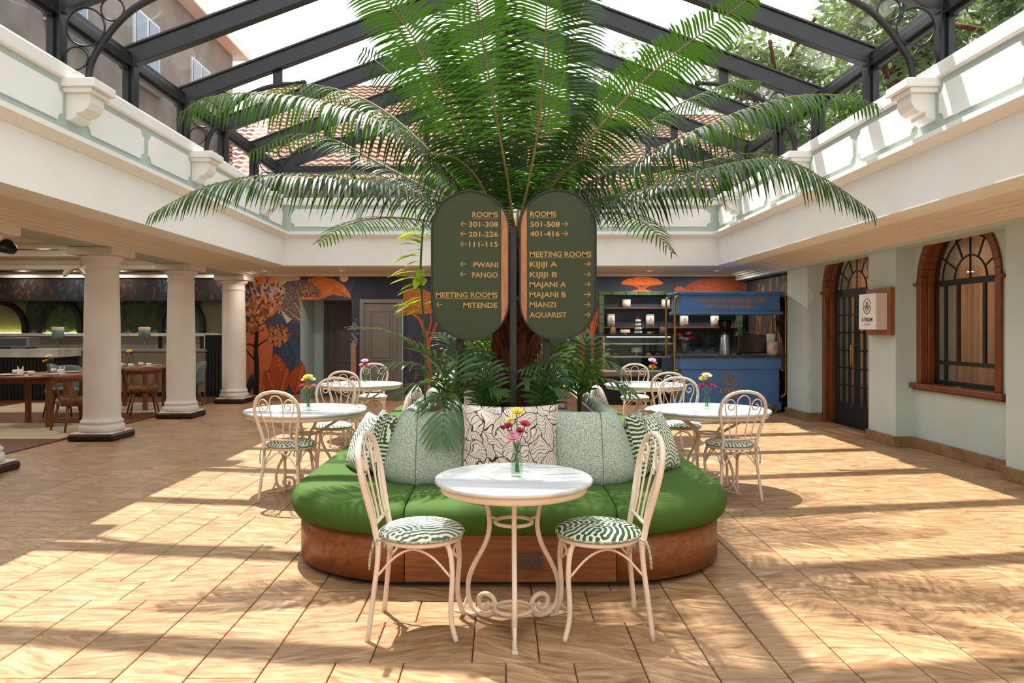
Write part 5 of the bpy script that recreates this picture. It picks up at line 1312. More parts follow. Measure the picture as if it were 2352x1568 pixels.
for px,l in ((133,'small lamp with cream and teal shade left of the nearest full column'),(332,'small lamp with cream and teal shade between the two nearer columns')):
    q=P(px,0,16.2); t=thing('counter_lamp',l,'lamp',(q.x,16.2,1.021),0,'small lamps on the bar counter')
    mb=MB(); mb.tube([(0,0,.02),(0,0,.26)],.008,8)
    for k in range(3): a=k*2.094; mb.tube([(0,0,.12),(.07*math.cos(a),.07*math.sin(a),.003)],.005,6)
    ob('tripod_stand',mb,CHROME,t); ob('lower_shade',MB().lathe([(.10,.24),(.125,.25),(.118,.34),(.12,.40),(.11,.41)],24),TEAL,t); ob('upper_shade',MB().lathe([(.118,.40),(.12,.41),(.122,.49),(.10,.492)],24),SHADE,t)
# ceiling fan and petal pendants
q=P(16,560,9.6); t=thing('ceiling_fan','black ceiling fan under the cream dining ceiling at the left edge','fan',(q.x,9.6,2.819))
mb=MB(); mb.lathe([(.07,-.0),(.065,-.05),(.012,-.06),(.012,-.20)],16); ob('rod',mb,BLACKM,t); ob('motor',MB().lathe([(.02,-.19),(.06,-.21),(.11,-.28),(.12,-.33),(.10,-.36),(.03,-.37)],20),BLACKM,t)
for k in range(3):
    a=.05+k*2.094; c_,s_=math.cos(a),math.sin(a); mb=MB(); vs=[]
    for r,w_,dz in ((.10,.03,0),(.2,.06,.01),(.45,.085,.012),(.6,.07,.01),(.64,.03,.005)): 
        for sgn in (-1,1): vs.append((r*c_-sgn*w_*s_,r*s_+sgn*w_*c_,-.325+sgn*dz))
    mb.add(vs,[(2*i,2*i+1,2*i+3,2*i+2) for i in range(4)]); o=ob('blade',mb,BLACKM,t); o.modifiers.new('t','SOLIDIFY').thickness=.008
PETM=mat('white_petal_shade',(228,220,206),.7,scale=4)
q=P(186,630,13.2); t=thing('petal_pendant','white petal-shaped pendant lamp hanging beside the nearest full column','lamp',(q.x,13.2,2.819))
ob('cord',MB().tube([(0,0,0),(0,0,-.3)],.004,6),BLACKM,t)
for k in range(5):
    a=k*1.2566+.5; mb=MB(); d=V((math.cos(a),math.sin(a),0)); sd=V((-math.sin(a),math.cos(a),0))
    def fn(u,v): 
        w_=.11*math.sin(PI*min(1,u*.86+.1))**.7*(v*2-1); return V((0,0,-.30))+d*(.03+.30*u)+sd*w_+V((0,0,.05*math.sin(u*PI)-.12*u*u+.25*w_*w_))
    mb.grid(fn,8,6); o=ob('petal',mb,PETM,t); o.modifiers.new('t','SOLIDIFY').thickness=.006
# rugs
RUG=mat('cream_stone_inlay',(190,176,146),.8,col2=(172,158,128),scale=3,kind='World')
for x0,y0,x1,y1,l in ((-9.4,9.75,-5.85,11.4,'cream rug under the near dining table'),(-9.4,12.9,-5.85,14.6,'cream rug under the far dining table')):
    o=ob('rug',MB().box((x0,y0,.0005),(x1,y1,.008)),RUG,bevel=.003); tag(o,l,'rug')
# dining chairs
SEATG=mat('grey_seat_fabric',(150,152,142),.9,col2=(138,140,130),scale=60,bmp=.2); TEALF=mat('teal_seat_fabric',(104,122,116),.9,col2=(92,110,104),scale=60,bmp=.2)
def wooden_chair():
    t=thing('dining_chair','x','chair')
    ob('seat',MB().lathe([(.001,.40),(.21,.40),(.235,.415),(.24,.435),(.225,.455),(.15,.468),(.001,.47)],30,caps=False),SEATG,t)
    ob('seat_frame',MB().lathe([(.20,.37),(.235,.375),(.235,.402),(.20,.402)],30),WALNUT,t)
    def band(mb,a0,a1,zb,zt,n=14,fl=0):
        # curved slab between angles, radius grows with height
        th=.016
        def pt_(a,z,o): r=.235+.06*(z-.38)/.44+o; return (r*math.sin(a),-r*math.cos(a),z)
        vs=[];fs=[]
        for k in range(n+1):
            a=a0+(a1-a0)*k/n; z0=zb(k/n) if callable(zb) else zb; z1=zt(k/n) if callable(zt) else zt
            vs += [pt_(a,z0,0),pt_(a,z1,0),pt_(a,z1,th),pt_(a,z0,th)]
        for k in range(n):
            for r in range(4): fs.append((4*k+r,4*k+4+r,4*k+4+(r+1)%4,4*k+(r+1)%4))
        fs += [(0,1,2,3),(4*n+3,4*n+2,4*n+1,4*n)]
        mb.add(vs,fs,0,True)
    def strut(mb,al,ar,bl_,br,z0,z1,n=8):
        th=.016; vs=[];fs=[]
        for k in range(n+1):
            u=k/n; z=z0+(z1-z0)*u; e=(2*u-1)**4*.16
            for a,o in ((al+(bl_-al)*u-e,0),(ar+(br-ar)*u+e,0),(ar+(br-ar)*u+e,th),(al+(bl_-al)*u-e,th)):
                r=.235+.06*(z-.38)/.44+o; vs.append((r*math.sin(a),-r*math.cos(a),z))
        for k in range(n):
            for r in range(4): fs.append((4*k+r,4*k+4+r,4*k+4+(r+1)%4,4*k+(r+1)%4))
        mb.add(vs,fs,0,True)
    mb=MB(); band(mb,-1.55,1.55,lambda u:.715+.03*abs(2*u-1)**2,.80,22); ob('top_rail',mb,WALNUT,t)
    mb=MB(); band(mb,-1.15,1.15,.36,.50,18); ob('lower_rail',mb,WALNUT,t)
    for a,b,c_,d in ((-1.0,-.26,-.84,-.60),(.26,1.0,.60,.84)):
        mb=MB(); strut(mb,a,b,c_,d,.49,.735); ob('back_splat',mb,WALNUT,t)
    for a in (-1.45,1.45):
        mb=MB(); strut(mb,a*.78-.06,a*.78+.06,a-.06,a+.06,.44,.74); ob('back_splat',mb,WALNUT,t)
    for sx in (-1,1):
        for sy in (-1,1): ob('leg',MB().tube([(sx*.15,sy*.15,.39),(sx*.225,sy*.225,.0)],[.024,.013],10),WALNUT,t)
    return t
def padded_chair():
    t=thing('padded_chair','x','chair')
    ob('seat',MB().lathe([(.001,.38),(.22,.38),(.25,.40),(.255,.44),(.235,.465),(.001,.475)],28,caps=False),TEALF,t)
    mb=MB()
    def fn(u,v):
        a=-1.25+2.5*u; r=.25+.05*v; k=math.sin(PI*u)**.4
        return (r*math.sin(a),-r*math.cos(a),.42+(.22+.20*k)*v)
    mb.grid(fn,18,6); o=ob('backrest',mb,TEALF,t); m_=o.modifiers.new('t','SOLIDIFY'); m_.thickness=.045; m_.offset=0
    for sx in (-1,1):
        for sy in (-1,1): ob('leg',MB().tube([(sx*.15,sy*.15,.39),(sx*.215,sy*.215,0)],[.022,.012],10),WALNUT,t)
    return t
wc=wooden_chair(); pc=padded_chair()
def face(x,y,tx,ty): return math.atan2(-(tx-x),(ty-y))
TA=(-7.12,11.35); TBB=(-6.75,13.6)
for k,(src,x,y,tt,l) in enumerate(((wc,-6.14,10.62,TA,'walnut dining chair with cut-out back at the near dining table'),(wc,-6.12,12.62,TBB,'walnut dining chair with cut-out back at the far dining table'),(pc,-7.55,10.42,TA,'teal padded dining chair in front of the near dining table at the left edge'),(pc,-7.35,12.35,TA,'teal padded dining chair behind the near dining table'),(pc,-5.95,14.05,TBB,'teal padded dining chair right of the far dining table'),(pc,-7.75,13.2,TBB,'teal padded dining chair left of the far dining table'))):
    c=src if (k in (0,2)) else copy_tree(src); c.location=(x,y,.0085 if (k in (0,2)) else .009); c.rotation_euler=(0,0,face(x,y,*tt)); c['label']=l; c['group']='chairs around the dining tables'
ORNG=mat('orange_placemat',(186,88,40),.8,col2=(160,70,30),scale=30)
def dtable(x,y,R,lab):
    t=thing('dining_table',lab,'table',(x,y,.0085)); ob('table_top',MB().lathe([(.001,.725),(R-.03,.725),(R,.745),(R-.003,.757),(R-.012,.76),(.001,.76)],48,caps=False),WALNUT,t)
    mb=MB(); s_=R*.62
    for a in (-1,1):
        mb.box((-s_,a*s_-.012,.64),(s_,a*s_+.012,.725)); mb.box((a*s_-.012,-s_,.64),(a*s_+.012,s_,.725))
    ob('apron',mb,WALNUT,t)
    for a in (-1,1):
        for b in (-1,1): ob('leg',MB().box((a*s_-.035,b*s_-.035,0),(a*s_+.035,b*s_+.035,.725)),WALNUT,t,.004)
    return t
dtable(*TA,.70,'round walnut dining table behind the nearest full column'); dtable(*TBB,.60,'round walnut dining table between the columns')
def cup(x,y,z,l):
    t=thing('coffee_cup',l,'cup',(x,y,z),0,'cups on the dining tables'); ob('bowl',MB().lathe([(.02,0),(.03,.004),(.04,.03),(.043,.065),(.040,.066),(.036,.03),(.001,.01)],18,caps=False),PORC,t); ob('handle',MB().tube(catmull([(.04,0,.055),(.065,0,.05),(.062,0,.025),(.038,0,.018)],4),.005,6),PORC,t)
def plate(x,y,z,l): o=ob('plate',MB().lathe([(.001,.002),(.07,.002),(.12,.014),(.122,.017),(.07,.007),(.001,.006)],26,caps=False),PORC,loc=(x,y,z)); tag(o,l,'plate','plates on the dining tables')
def napkin(x,y,z,l,rz=0):
    mb=MB(); 
    def fn(u,v):
        a=2*PI*u; r=.045*(1-.15*v); pk_=.05*max(0,math.cos(2*a))*1.0
        return (r*math.cos(a),r*math.sin(a)*.8,v*(.09+pk_))
    mb.grid(fn,24,5,cu=False); o=ob('folded_napkin',mb,NAPKIN,loc=(x,y,z),rot=(0,0,rz)); o.modifiers.new('t','SOLIDIFY').thickness=.004; tag(o,l,'napkin','folded napkins on the dining tables')
WH=('front left','front right','back right','back left'); WC=('front','right','back','left')
def setting(tx,ty,R,nm,angs):
    for i,a in enumerate(angs):
        x,y=tx+(R-.2)*math.cos(a),ty+(R-.2)*math.sin(a)
        o=ob('placemat',MB().lathe([(.001,.0005),(.165,.0005),(.165,.004),(.001,.004)],28,caps=False),ORNG,loc=(x,y,.769)); tag(o,'round orange placemat at the %s of the %s'%(WH[i],nm),'placemat','placemats on the dining tables')
        plate(x,y,.7735,'white plate on an orange mat at the %s of the %s'%(WH[i],nm))
        cup(tx+(R-.36)*math.cos(a+.6),ty+(R-.36)*math.sin(a+.6),.7695,'white coffee cup at the %s of the %s'%(WC[i],nm))
setting(*TA,.70,'near dining table',(-1.9,-.6,.9,2.6)); setting(*TBB,.60,'far dining table',(-2.0,-.5,1.0,2.6))
napkin(*(P(47,0,11.0).x,11.0,.7695),'white folded napkin on the left of the near dining table',.2); napkin(*(P(143,0,11.0).x,11.0,.7695),'white folded napkin on the right of the near dining table',-.2)
vase(P(112,0,11.35).x,11.35,.769,[(0,0,.27,.05,WHT,YC),(.04,0,.235,.035,(150,60,90),MA),(-.03,-.03,.20,.045,OR,RC)],'bottle vase with cream and orange flowers on the near dining table')
vase(P(297,0,13.6).x,13.6,.769,[(0,0,.28,.055,YE,YC),(.05,0,.23,.05,(120,50,80),MA),(-.04,-.02,.22,.04,(140,60,90),MA)],'bottle vase with yellow and purple flowers on the far dining table')
# ================================================================ COFFEE CART
YC_=12.85; cx0,cx1=P(1562,0,YC_).x,P(1795,0,YC_).x; cxm=(cx0+cx1)/2; cw=(cx1-cx0)/2
ct=thing('coffee_cart','blue coffee cart with canopy, brass rails and granite top at the back right','cart',(cxm,YC_,.0005))
mb=MB(); mb.box((-cw+.03,.02,.06),(cw-.03,.73,.76)); ob('body',mb,BLUE,ct,.004)
mb=MB(); mb.box((-cw,0,.76),(cw,.75,.965)); ob('upper_band',mb,BLUE,ct,.006); mb=MB(); mb.box((-cw+.0,0,.05),(cw,.75,.185)); ob('lower_band',mb,BLUE,ct,.006)
ob('counter_top',MB().box((-cw-.03,-.03,.965),(cw+.03,.78,1.0)),GRANITE,ct,.004)
ob('side_panel',MB().box((-cw-.22,.42,.3),(-cw,.44,.95)),mat('dark_blue_panel',(44,62,86),.5),ct)
cn=ob('canopy',MB().box((-cw+.02,.02,1.77),(cw-.02,.73,2.06)),BLUE,ct,.004)
ob('canopy_cornice',MB().box((-cw-.02,-.02,2.05),(cw+.02,.77,2.075)).box((-cw-.045,-.045,2.075),(cw+.045,.795,2.112)),BLUE,cn,.006); ob('canopy_lower_band',MB().box((-cw-.02,-.02,1.715),(cw+.02,.77,1.77)),BLUE,cn,.006)
for sx in (-1,1):
    for yy in (.02,.70):
        X=sx*cw; o_=sx*.085
        pts=catmull([(X,yy,2.04),(X+o_*.6,yy,2.03),(X+o_,yy,1.96),(X+o_,yy,1.5),(X+o_,yy,.9),(X+o_,yy,.40),(X+o_*.7,yy,.31),(X,yy,.27)],6)
        mb=MB().tube(pts,.02,10); mb.tube([(X,yy,.74),(X+o_,yy,.74)],.016,8); ob('brass_rail',mb,BRASS,ct)
def spoked(px,z,r):
    mb=MB(); q=P(px,0,YC_-.05).x-cxm; mb.tube(circle((q,-.05,z),r,22,'y'),.008,6,True); mb.tube(circle((q,-.05,z),r*.6,18,'y'),.004,5,True)
    for k in range(4): a=k*PI/4; mb.tube([(q-r*math.cos(a),-.05,z-r*math.sin(a)),(q+r*math.cos(a),-.05,z+r*math.sin(a))],.004,5)
    ob('wheel',mb,BRASS,ct)
spoked(1774,.09,.085); spoked(1585,.09,.085)
COP=mat('copper_lettering',(206,136,76),.45,0,scale=3)
def logo(parent,cx,cz,r,place,m,th,lettering=True):
    mb=MB()
    def st(pts,w_,closed=False):
        P2=[V((x,z,0)) for x,z in pts]; n=len(P2)
        for i in range(n if closed else n-1):
            a,b=P2[i],P2[(i+1)%n]; t=(b-a).normalized(); q=V((-t.y,t.x,0))*w_/2; a=a-t*w_*.3; b=b+t*w_*.3
            v4=[a-q,b-q,b+q,a+q]; mb.add([place(p.x,p.y,0) for p in v4]+[place(p.x,p.y,th) for p in v4],[(4,5,6,7)]+[(k,(k+1)%4,4+(k+1)%4,4+k) for k in range(4)])
    st([(cx+r*math.cos(2*PI*k/36),cz+r*math.sin(2*PI*k/36)) for k in range(36)],r*.09,True)
    st([(cx+r*.26*math.cos(t)-.0*r,cz+r*.22+r*.40*math.sin(t)) for t in [2*PI*k/24 for k in range(24)]],r*.085,True)
    st([(cx+r*.02,cz+r*.6),(cx-r*.1,cz+r*.42),(cx+r*.08,cz+r*.2),(cx-r*.06,cz),(cx+.0,cz-r*.16)],r*.07)
    st([(cx-r*.62,cz+r*.12),(cx-r*.45,cz+r*.10),(cx-r*.42,cz-r*.05),(cx-r*.28,cz-r*.28),(cx,cz-r*.36),(cx+r*.28,cz-r*.28),(cx+r*.42,cz-r*.05),(cx+r*.45,cz+r*.10),(cx+r*.62,cz+r*.02)],r*.085)
    st([(cx-r*.66,cz+r*.0),(cx-r*.55,cz-r*.3),(cx-r*.28,cz-r*.55),(cx,cz-r*.62),(cx+r*.3,cz-r*.55),(cx+r*.55,cz-r*.3),(cx+r*.66,cz+.0)],r*.085)
    ob('logo',mb,m,parent)
pl=lambda u,w_,d:(u,.0195-d,w_)
q=P(1678,872,YC_); logo(ct,q.x-cxm,q.z,.14,pl,COP,.006)
a=P(1652,904,YC_); b=P(1705,893,YC_); text('ATRIUM',a.x-cxm,b.x-cxm,a.z,b.z,ct,COP,pl,.02,sp=1.15,depth=.006)
a=P(1662,915,YC_); b=P(1695,908,YC_); text('COFFEE',a.x-cxm,b.x-cxm,a.z,b.z,ct,COP,pl,.006,sp=1.3,depth=.006)
pl2=lambda u,w_,d:(u,.0195-d,w_)
BRNZ=mat('bronze_lettering',(176,124,92),.45,0,scale=3)
a=P(1600,694,YC_); b=P(1758,682.5,YC_); text('Celebrating the Kenyan way of life',a.x-cxm,b.x-cxm,a.z,b.z,cn,BRNZ,pl2,.01,.28,depth=.008)
a=P(1626,707.5,YC_); b=P(1733,696.5,YC_); text('with every cup of coffee',a.x-cxm,b.x-cxm,a.z,b.z,cn,BRNZ,pl2,.01,.28,depth=.008)
ZC=1.0005
# things on the cart
q=P(1573,0,13.0).x; t=thing('peony_vase','glass vase of pink and red peonies on the coffee cart','vase',(q,13.0,ZC))
mb=MB().lathe([(.001,.004),(.05,.004),(.045,.03),(.05,.09),(.075,.2),(.078,.21),(.07,.2),(.045,.09),(.04,.02),(.001,.016)],20,caps=False); ob('glass_vase',mb,CGLASS,t)
mb=MB(); rr=random.Random(4)
for k in range(9): a=k*.7; mb.tube([(.02*math.cos(a+2),.02*math.sin(a+2),.03),(.06*math.cos(a),.06*math.sin(a),.27)],.004,5)
ob('stems',mb,STEM,t)
for k,(dx,dz,r,c_) in enumerate(((-.06,.28,.07,(240,180,200)),(.02,.26,.075,(244,196,206)),(.11,.28,.08,(216,50,90)),(-.10,.34,.06,(232,110,160)),(.05,.36,.07,(240,170,196)),(-.02,.39,.065,(150,16,50)),(.09,.38,.06,(214,60,110)),(-.07,.40,.055,(130,14,44)))):
    mb=MB()
    for l in range(5):
        for j in range(9):
            a=2*PI*(j+.5*l)/9; el=.15+.3*l; d=V((math.cos(a)*math.cos(el),math.sin(a)*math.cos(el),math.sin(el))); s_=V((-math.sin(a),math.cos(a),0)); p=V((dx,rr.uniform(-.04,.0) if l==0 and j==0 else -.02,dz)); rad=r*(1-.08*l); w_=rad*.42
            mb.add([p+d*rad*.4-s_*w_*.6,p+d*rad*.4+s_*w_*.6,p+d*rad+s_*w_,p+d*rad*1.08,p+d*rad-s_*w_],[(0,1,2,3,4)])
    ob('peony_head',mb,petalmat(c_),t)
q=P(1665,0,13.05).x; t=thing('coffee_grinder','steel coffee grinder with a smoky bean hopper on the cart','grinder',(q,13.05,ZC))
ob('body',MB().lathe([(.095,0),(.098,.01),(.085,.2),(.07,.36),(.06,.37)],24),STEEL,t); ob('collar',MB().lathe([(.05,.37),(.055,.375),(.055,.41),(.05,.415)],20),BLACKM,t)
SMOKE=glass('smoky_glass',(150,140,132),1.45); ob('hopper',MB().lathe([(.05,.415),(.09,.47),(.115,.56),(.118,.62),(.112,.62),(.11,.56),(.085,.47),(.045,.42)],24,caps=False),SMOKE,t)
ob('beans',MB().lathe([(.03,.42),(.075,.475),(.09,.52),(.001,.54)],20,caps=False),mat('coffee_beans',(70,42,26),.6,col2=(40,24,14),scale=80,bmp=.6),t)
xa,xb=P(1690,0,13.2).x,P(1775,0,13.2).x; t=thing('espresso_machine','dark and white espresso machine with chrome rails on the cart','coffee machine',((xa+xb)/2,13.2,ZC)); hw=(xb-xa)/2
ob('dark_side_panel',MB().box((-hw,-.12,.03),(.18,.12,.36)),mat('dark_gloss_panel',(52,42,38),.15,spec=.7),t,.02); ob('white_back_panel',MB().box((.18,-.1,.02),(hw,.12,.38)),PORC,t,.012)
ob('top_rail',MB().tube(catmull([(-hw+.02,-.08,.36),(-hw+.02,-.08,.40),(hw-.02,-.08,.41),(hw-.02,-.08,.37)],5),.006,6),CHROME,t)
ob('feet',MB().box((-hw+.03,-.08,0),(-hw+.08,.08,.03)).box((hw-.08,-.08,0),(hw-.03,.08,.03)),BLACKM,t)
TIN=mat('cream_tin_paint',(208,186,170),.5,scale=3)
def tin(x,y,z,r,h,lab,lt=True,m=TIN,grp=None):
    t=thing('coffee_tin',lab,'tin',(x,y,z),0,grp); ob('body',MB().lathe([(r,0),(r,h*.93)],26),m,t); ob('lid',MB().lathe([(r*1.03,h*.93),(r*1.03,h),(r*.9,h*1.02)],26),m,t)
    if lt:
        cyl=lambda u,w_,d:((r+.0005+d)*math.sin(u/r),-(r+.0005+d)*math.cos(u/r),w_)
        logo(t,0,h*.66,r*.36,cyl,BLACKM,.001); text('ATRIUM',-r*.55,r*.55,h*.40,h*.50,t,BLACKM,cyl,.01,depth=.001)
    return t
tin(P(1775,0,12.98).x,12.98,ZC,.105,.235,'cream coffee tin with a printed logo at the right end of the cart')
for k in range(3):
    q=P(1690+k*10,0,13.22); o=ob('cup_stack',MB().lathe([(.03,0),(.04,.06),(.045,.062),(.03,.064),(.04,.12),(.045,.122),(.001,.03)],16,caps=False),CGLASS,loc=(q.x,13.22,ZC+.366)); tag(o,'stack of clear glasses on top of the espresso machine, %s of three'%('left','middle','right')[k],'glass','glasses on the espresso machine')
# ================================================================ NICHE WITH SHELVES AND SHOWCASE
YNn=YB-.01
def NX_(px): return P(px,0,15.1).x
nx0,nx1=NX_(1374),NX_(1700); nzt=P(0,678,15.1).z
ni=thing('wall_niche','shelved niche framed with green tiles behind the pastry showcase','niche',((nx0+nx1)/2,YNn,0)); nc=ni.location.x
SLATE=mat('blue_grey_marbled_panel',(52,58,72),.4,col2=(24,28,36),scale=3,detail=9,kind='World')
ob('back_panel',MB().box((nx0-nc,-.02,0.0),(nx1-nc,0,nzt)),SLATE,ni)
tmz={}
def gtile(a,b): 
    ob('green_tile',MB().box(a,b),GT2,ni,.006)
n=9
for k in range(11): gtile((nx0-nc,-.27,.02+k*(nzt-.02)/11),(nx0-nc+.095,-.021,.02+(k+1)*(nzt-.02)/11-.006)); gtile((nx1-nc-.095,-.27,.02+k*(nzt-.02)/11),(nx1-nc,-.021,.02+(k+1)*(nzt-.02)/11-.006))
for k in range(11): wq=(nx1-nx0)/11; gtile((nx0-nc+k*wq,-.27,nzt),(nx0-nc+(k+1)*wq-.006,-.021,nzt+.075))
SHW=wood('dark_shelf_wood',(92,52,34),(60,32,20),1,0,.5,kind='World'); z1=P(0,706,15.05).z; z2=P(0,750,15.05).z
for z in (z1,z2): ob('shelf',MB().box((nx0-nc+.097,-.25,z-.035),(nx1-nc-.097,-.022,z)),SHW,ni,.004)
hm=herring(nx0+.1,nx1-.1,1.02,z2-.05,YNn-.021,.18,.045); hm.v=[(x-nc,y-YNn,z) for x,y,z in hm.v]; tag(ob('herringbone_tiles',hm,mat('dark_teal_tile',(30,58,54),.15,col2=(20,40,40),scale=8,spec=.6,kind='World'),ni),kind='stuff')
POT=mat('pale_shelf_pot',(186,172,164),.7,scale=4)
for k,(px,z,h) in enumerate(((1438,z1,.16),(1528,z1,.16),(1402,z2,.25),(1492,z2,.24),(1570,z2,.24),(1640,z2,.24))):
    r=.085; l=['pale pot on the upper niche shelf, left one','pale pot on the upper niche shelf beside the cart canopy','pale tin at the left end of the lower niche shelf','pale tin in the middle of the lower niche shelf','pale tin on the niche shelf just right of the brass rails','pale tin at the right of the niche shelf above the grinder'][k]
    tin(NX_(px),15.06,z+.0005,r,h,l,k>1,POT,'pale tins on the niche shelves')
# showcase
YSH=14.25; sx0,sx1=P(1387,0,YSH).x,P(1548,0,YSH).x; sm=(sx0+sx1)/2; sw=(sx1-sx0)/2; zt_=P(0,768,YSH).z
sc_=thing('pastry_showcase','refrigerated glass pastry showcase with lit white shelves beside the cart','showcase',(sm,YSH,.0005))
zb_=P(0,850,YSH).z
ob('base_cabinet',MB().box((-sw,0,0),(sw,.6,zb_-.12)),DARK,sc_,.006); ob('base_band',MB().box((-sw,-.005,zb_-.12),(sw,.6,zb_-.03)),wood('showcase_band_wood',(150,116,92),(128,96,74),1,0,.5),sc_); ob('display_floor',MB().box((-sw,0,zb_-.03),(sw,.6,zb_)),PORC,sc_)
ob('case_back',MB().box((-sw,.58,zb_),(sw,.6,zt_-.03)),mat('case_back_dark',(40,50,56),.3),sc_)
zs_=[P(0,y,YSH).z for y in (818,788)]
for z in zs_: ob('white_shelf',MB().box((-sw+.02,.05,z-.03),(sw-.02,.56,z)),PORC,sc_,.004)
ob('case_top',MB().box((-sw,0,zt_-.03),(sw,.6,zt_)),BLACKM,sc_,.004)
ob('led_tube',MB().box((-sw+.06,.04,zt_-.055),(sw-.06,.06,zt_-.04)),emit('showcase_led',(255,255,250),4.0),sc_)
ob('front_pane',MB().box((-sw+.01,-.004,zb_),(sw-.01,.002,zt_-.03)),CGLASS,sc_); 
for sx in (-1,1):
    ob('side_pane',MB().box((sx*sw-.004,.0,zb_),(sx*sw+.002,.58,zt_-.03)),CGLASS,sc_); ob('corner_post',MB().box((sx*sw-.012,-.008,zb_),(sx*sw+.012,.016,zt_-.03)),STEEL,sc_)
BUN=[mat('baked_bun',(176,112,60),.7,col2=(140,80,40),scale=14),mat('pale_pastry',(214,190,150),.7,col2=(190,160,120),scale=14),mat('chocolate_pastry',(88,52,34),.6,col2=(60,34,22),scale=14)]
nb=0
for zz,pxs in ((zb_,(1396,1412,1430,1449,1468,1487,1508,1528)),(zs_[0],(1396,1414,1432,1490,1510,1526))):
    for k,px in enumerate(pxs):
        x=P(px,0,YSH+.2).x; m=BUN[(k*2+nb)%3]; r=.055
        o=ob('pastry',MB().lathe([(.001,0),(r,.002),(r*1.08,.02),(r*.9,.045),(r*.5,.06),(.001,.064)],16,caps=False),m,loc=(x,YSH+.2,zz+.001)); tag(o,'%s, number %s from the left on the %s showcase shelf'%(['golden bun','pale cream pastry','chocolate pastry'][(k*2+nb)%3],('one','two','three','four','five','six','seven','eight')[k],'bottom' if nb==0 else 'middle'),'pastry','pastries in the showcase')
    nb+=1
x=P(1462,0,YSH+.25).x; t=thing('white_cake','white cake with piped edge on a stand inside the showcase','cake',(x,YSH+.25,zs_[0]+.001)); ob('cake_stand',MB().lathe([(.05,0),(.012,.01),(.012,.07),(.12,.075),(.12,.085),(.001,.085)],20,caps=False),PORC,t); ob('cake',MB().lathe([(.10,.086),(.102,.15),(.09,.165),(.001,.166)],20,caps=False),PORC,t)
# on top of the showcase
zt1=zt_+.0015
def jar(px,r,h,lab,filln):
    x=P(px,0,YSH+.2).x; t=thing('glass_jar',lab,'jar',(x,YSH+.2,zt1),0,'glass jars on the showcase'); ob('glass_body',MB().lathe([(r*.9,0),(r,.01),(r,h*.75),(r*.85,h*.8)],22),CGLASS,t); ob('lid',MB().lathe([(r*.9,h*.8),(r*.8,h*.84),(r*.2,h*.88),(.012,h*.9),(.02,h*.95),(.001,h)],20,caps=False),CGLASS,t); return t
t=jar(1408,.065,.26,'glass jar of biscuits with lid at the left end of the showcase top',0); ob('biscuits',MB().lathe([(.045,.01),(.048,.12),(.03,.14),(.001,.142)],16,caps=False),BUN[0],t)
t=jar(1521,.075,.28,'glass jar of dark biscuits at the right end of the showcase top',0); ob('biscuits',MB().lathe([(.055,.01),(.06,.14),(.001,.15)],16,caps=False),BUN[2],t)
x=P(1466,0,YSH+.2).x; t=thing('meringue_tower','tall glass dome tower of white meringues on the showcase','jar',(x,YSH+.2,zt1)); ob('glass_dome',MB().lathe([(.085,0),(.088,.02),(.07,.22),(.05,.32),(.02,.345),(.012,.36),(.018,.375),(.001,.39)],22,caps=False),CGLASS,t)
for k in range(4):
    mb=MB()
    for j in range(7): a=j*.9+k; rr_=.055-.008*k; mb.sphere((rr_*math.cos(a),rr_*math.sin(a),.04+k*.075),.026,8,6)
    ob('meringue_layer',mb,PORC,t)
x=P(1436,0,YSH+.2).x; t=thing('layer_cake','cream cake on a low stand on the showcase','cake',(x,YSH+.2,zt1)); ob('stand',MB().lathe([(.08,0),(.02,.01),(.02,.03),(.11,.035),(.11,.04),(.001,.04)],20,caps=False),PORC,t); ob('cake',MB().lathe([(.095,.041),(.096,.09),(.001,.092)],20,caps=False),BUN[1],t); ob('glaze',MB().lathe([(.096,.092),(.08,.10),(.001,.101)],20,caps=False),BUN[2],t)
x=P(1495,0,YSH+.2).x; t=thing('cake_slices','slices of layered cake on a glass plate on the showcase','cake',(x,YSH+.2,zt1)); ob('plate',MB().lathe([(.06,0),(.12,.012),(.12,.016),(.001,.008)],22,caps=False),CGLASS,t); ob('slice',MB().box((-.07,-.04,.017),(.0,.04,.05)),BUN[1],t,.004); ob('slice',MB().box((.01,-.04,.017),(.07,.04,.055)),BUN[2],t,.004)
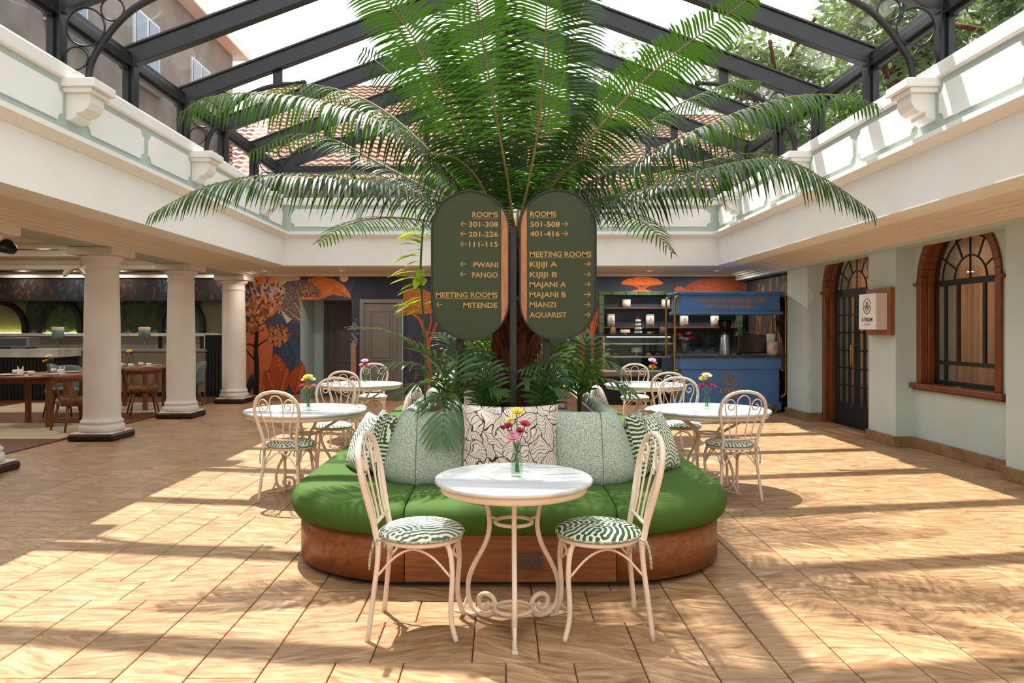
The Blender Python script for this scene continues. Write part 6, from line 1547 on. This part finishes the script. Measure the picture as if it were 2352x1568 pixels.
# ================================================================ PROJECTING CAFE SIGN ON THE PIER
t=thing('cafe_sign','white box sign reading ATRIUM COFFEE on a wooden plate fixed to the right pier','sign',(XP-.001,9.46,1.68))
ob('wood_plate',MB().box((-.06,-.30,-.30),(0,.30,.30)),wood('sign_plate_wood',(150,98,56),(124,76,42),1,1,.45,kind='World'),t,.004)
bx=ob('light_box',MB().box((-.20,-.235,-.23),(-.06,.205,.23)),mat('sign_box_white',(226,208,194),.5,scale=2),t,.006)
ob('sign_face',MB().box((-.204,-.23,-.225),(-.2005,.20,.225)),mat('sign_face_white',(240,238,236),.4,scale=2),bx)
pf=lambda u,w_,d:(-.2045-d,-u-.015,w_)
logo(bx,0,.07,.095,pf,BLACKM,.002); text('ATRIUM',-.135,.135,-.125,-.075,bx,BLACKM,pf,.02,depth=.002,sp=1.1); text('COFFEE',-.085,.085,-.175,-.15,bx,mat('grey_print',(150,148,146),.5),pf,.0,depth=.002,sp=1.2)

# ================================================================ ADDED FILL LAMPS
DLM=emit('added_fill_disc',(255,226,184),9.0)
def fill_light(x,y,z,pw,lab,size=.12):  # fill lights added to lift dark areas, built like ceiling spots
    t=thing('added_fill_light',lab,'light',(x,y,z),0,'added fill lights'); ob('trim_ring',MB().lathe([(.05,-.004),(.065,-.012),(.08,-.002),(.08,0),(.05,0)],20,caps=False),WHITE,t); ob('lens',MB().lathe([(.001,-.004),(.05,-.004)],20,caps=False),DLM,t)
    l=bpy.data.lights.new('added_fill_lamp','AREA'); l.shape='DISK'; l.size=size; l.energy=pw; l.color=(1,.94,.84); lo=bpy.data.objects.new('added_fill_lamp',l); COL.objects.link(lo); lo.location=(x,y,z-.02)
for i,x in enumerate((-6.6,-8.6,-10.6)):
    for j,y in enumerate((8.15,10.65,13.15)):
        fill_light(x,y,2.8185,14,'added downlight in the dining ceiling, row %s, bay %s from the camera'%(('one','two','three')[i],('one','two','three')[j]))  # added to brighten the dining area; no such fittings known
for i,x in enumerate((-6.3,-7.4,-8.5,-9.6,-10.7)): fill_light(x,16.25,2.8185,7,'added downlight over the bar counter, number %s from the far column'%('one','two','three','four','five')[i])  # also added, because the bar came out too dark
for i,x in enumerate((-4.6,-3.1,-1.6,-.1,1.4,2.9,4.2)): fill_light(x,14.35,ZS-.0005,(9,9,8,7,14,25,28)[i],'added downlight in the back soffit before the mural, number %s from the left'%('one','two','three','four','five','six','seven')[i])  # extra lamps put in to brighten the mural and the cart corner
for i,y in enumerate((8.2,11.0)):
    fill_light(6.6,y,2.799,48,'added downlight in the room behind the %s'%('arched window','glazed door')[i])  # lamps put in so the curtains behind the glass look lit
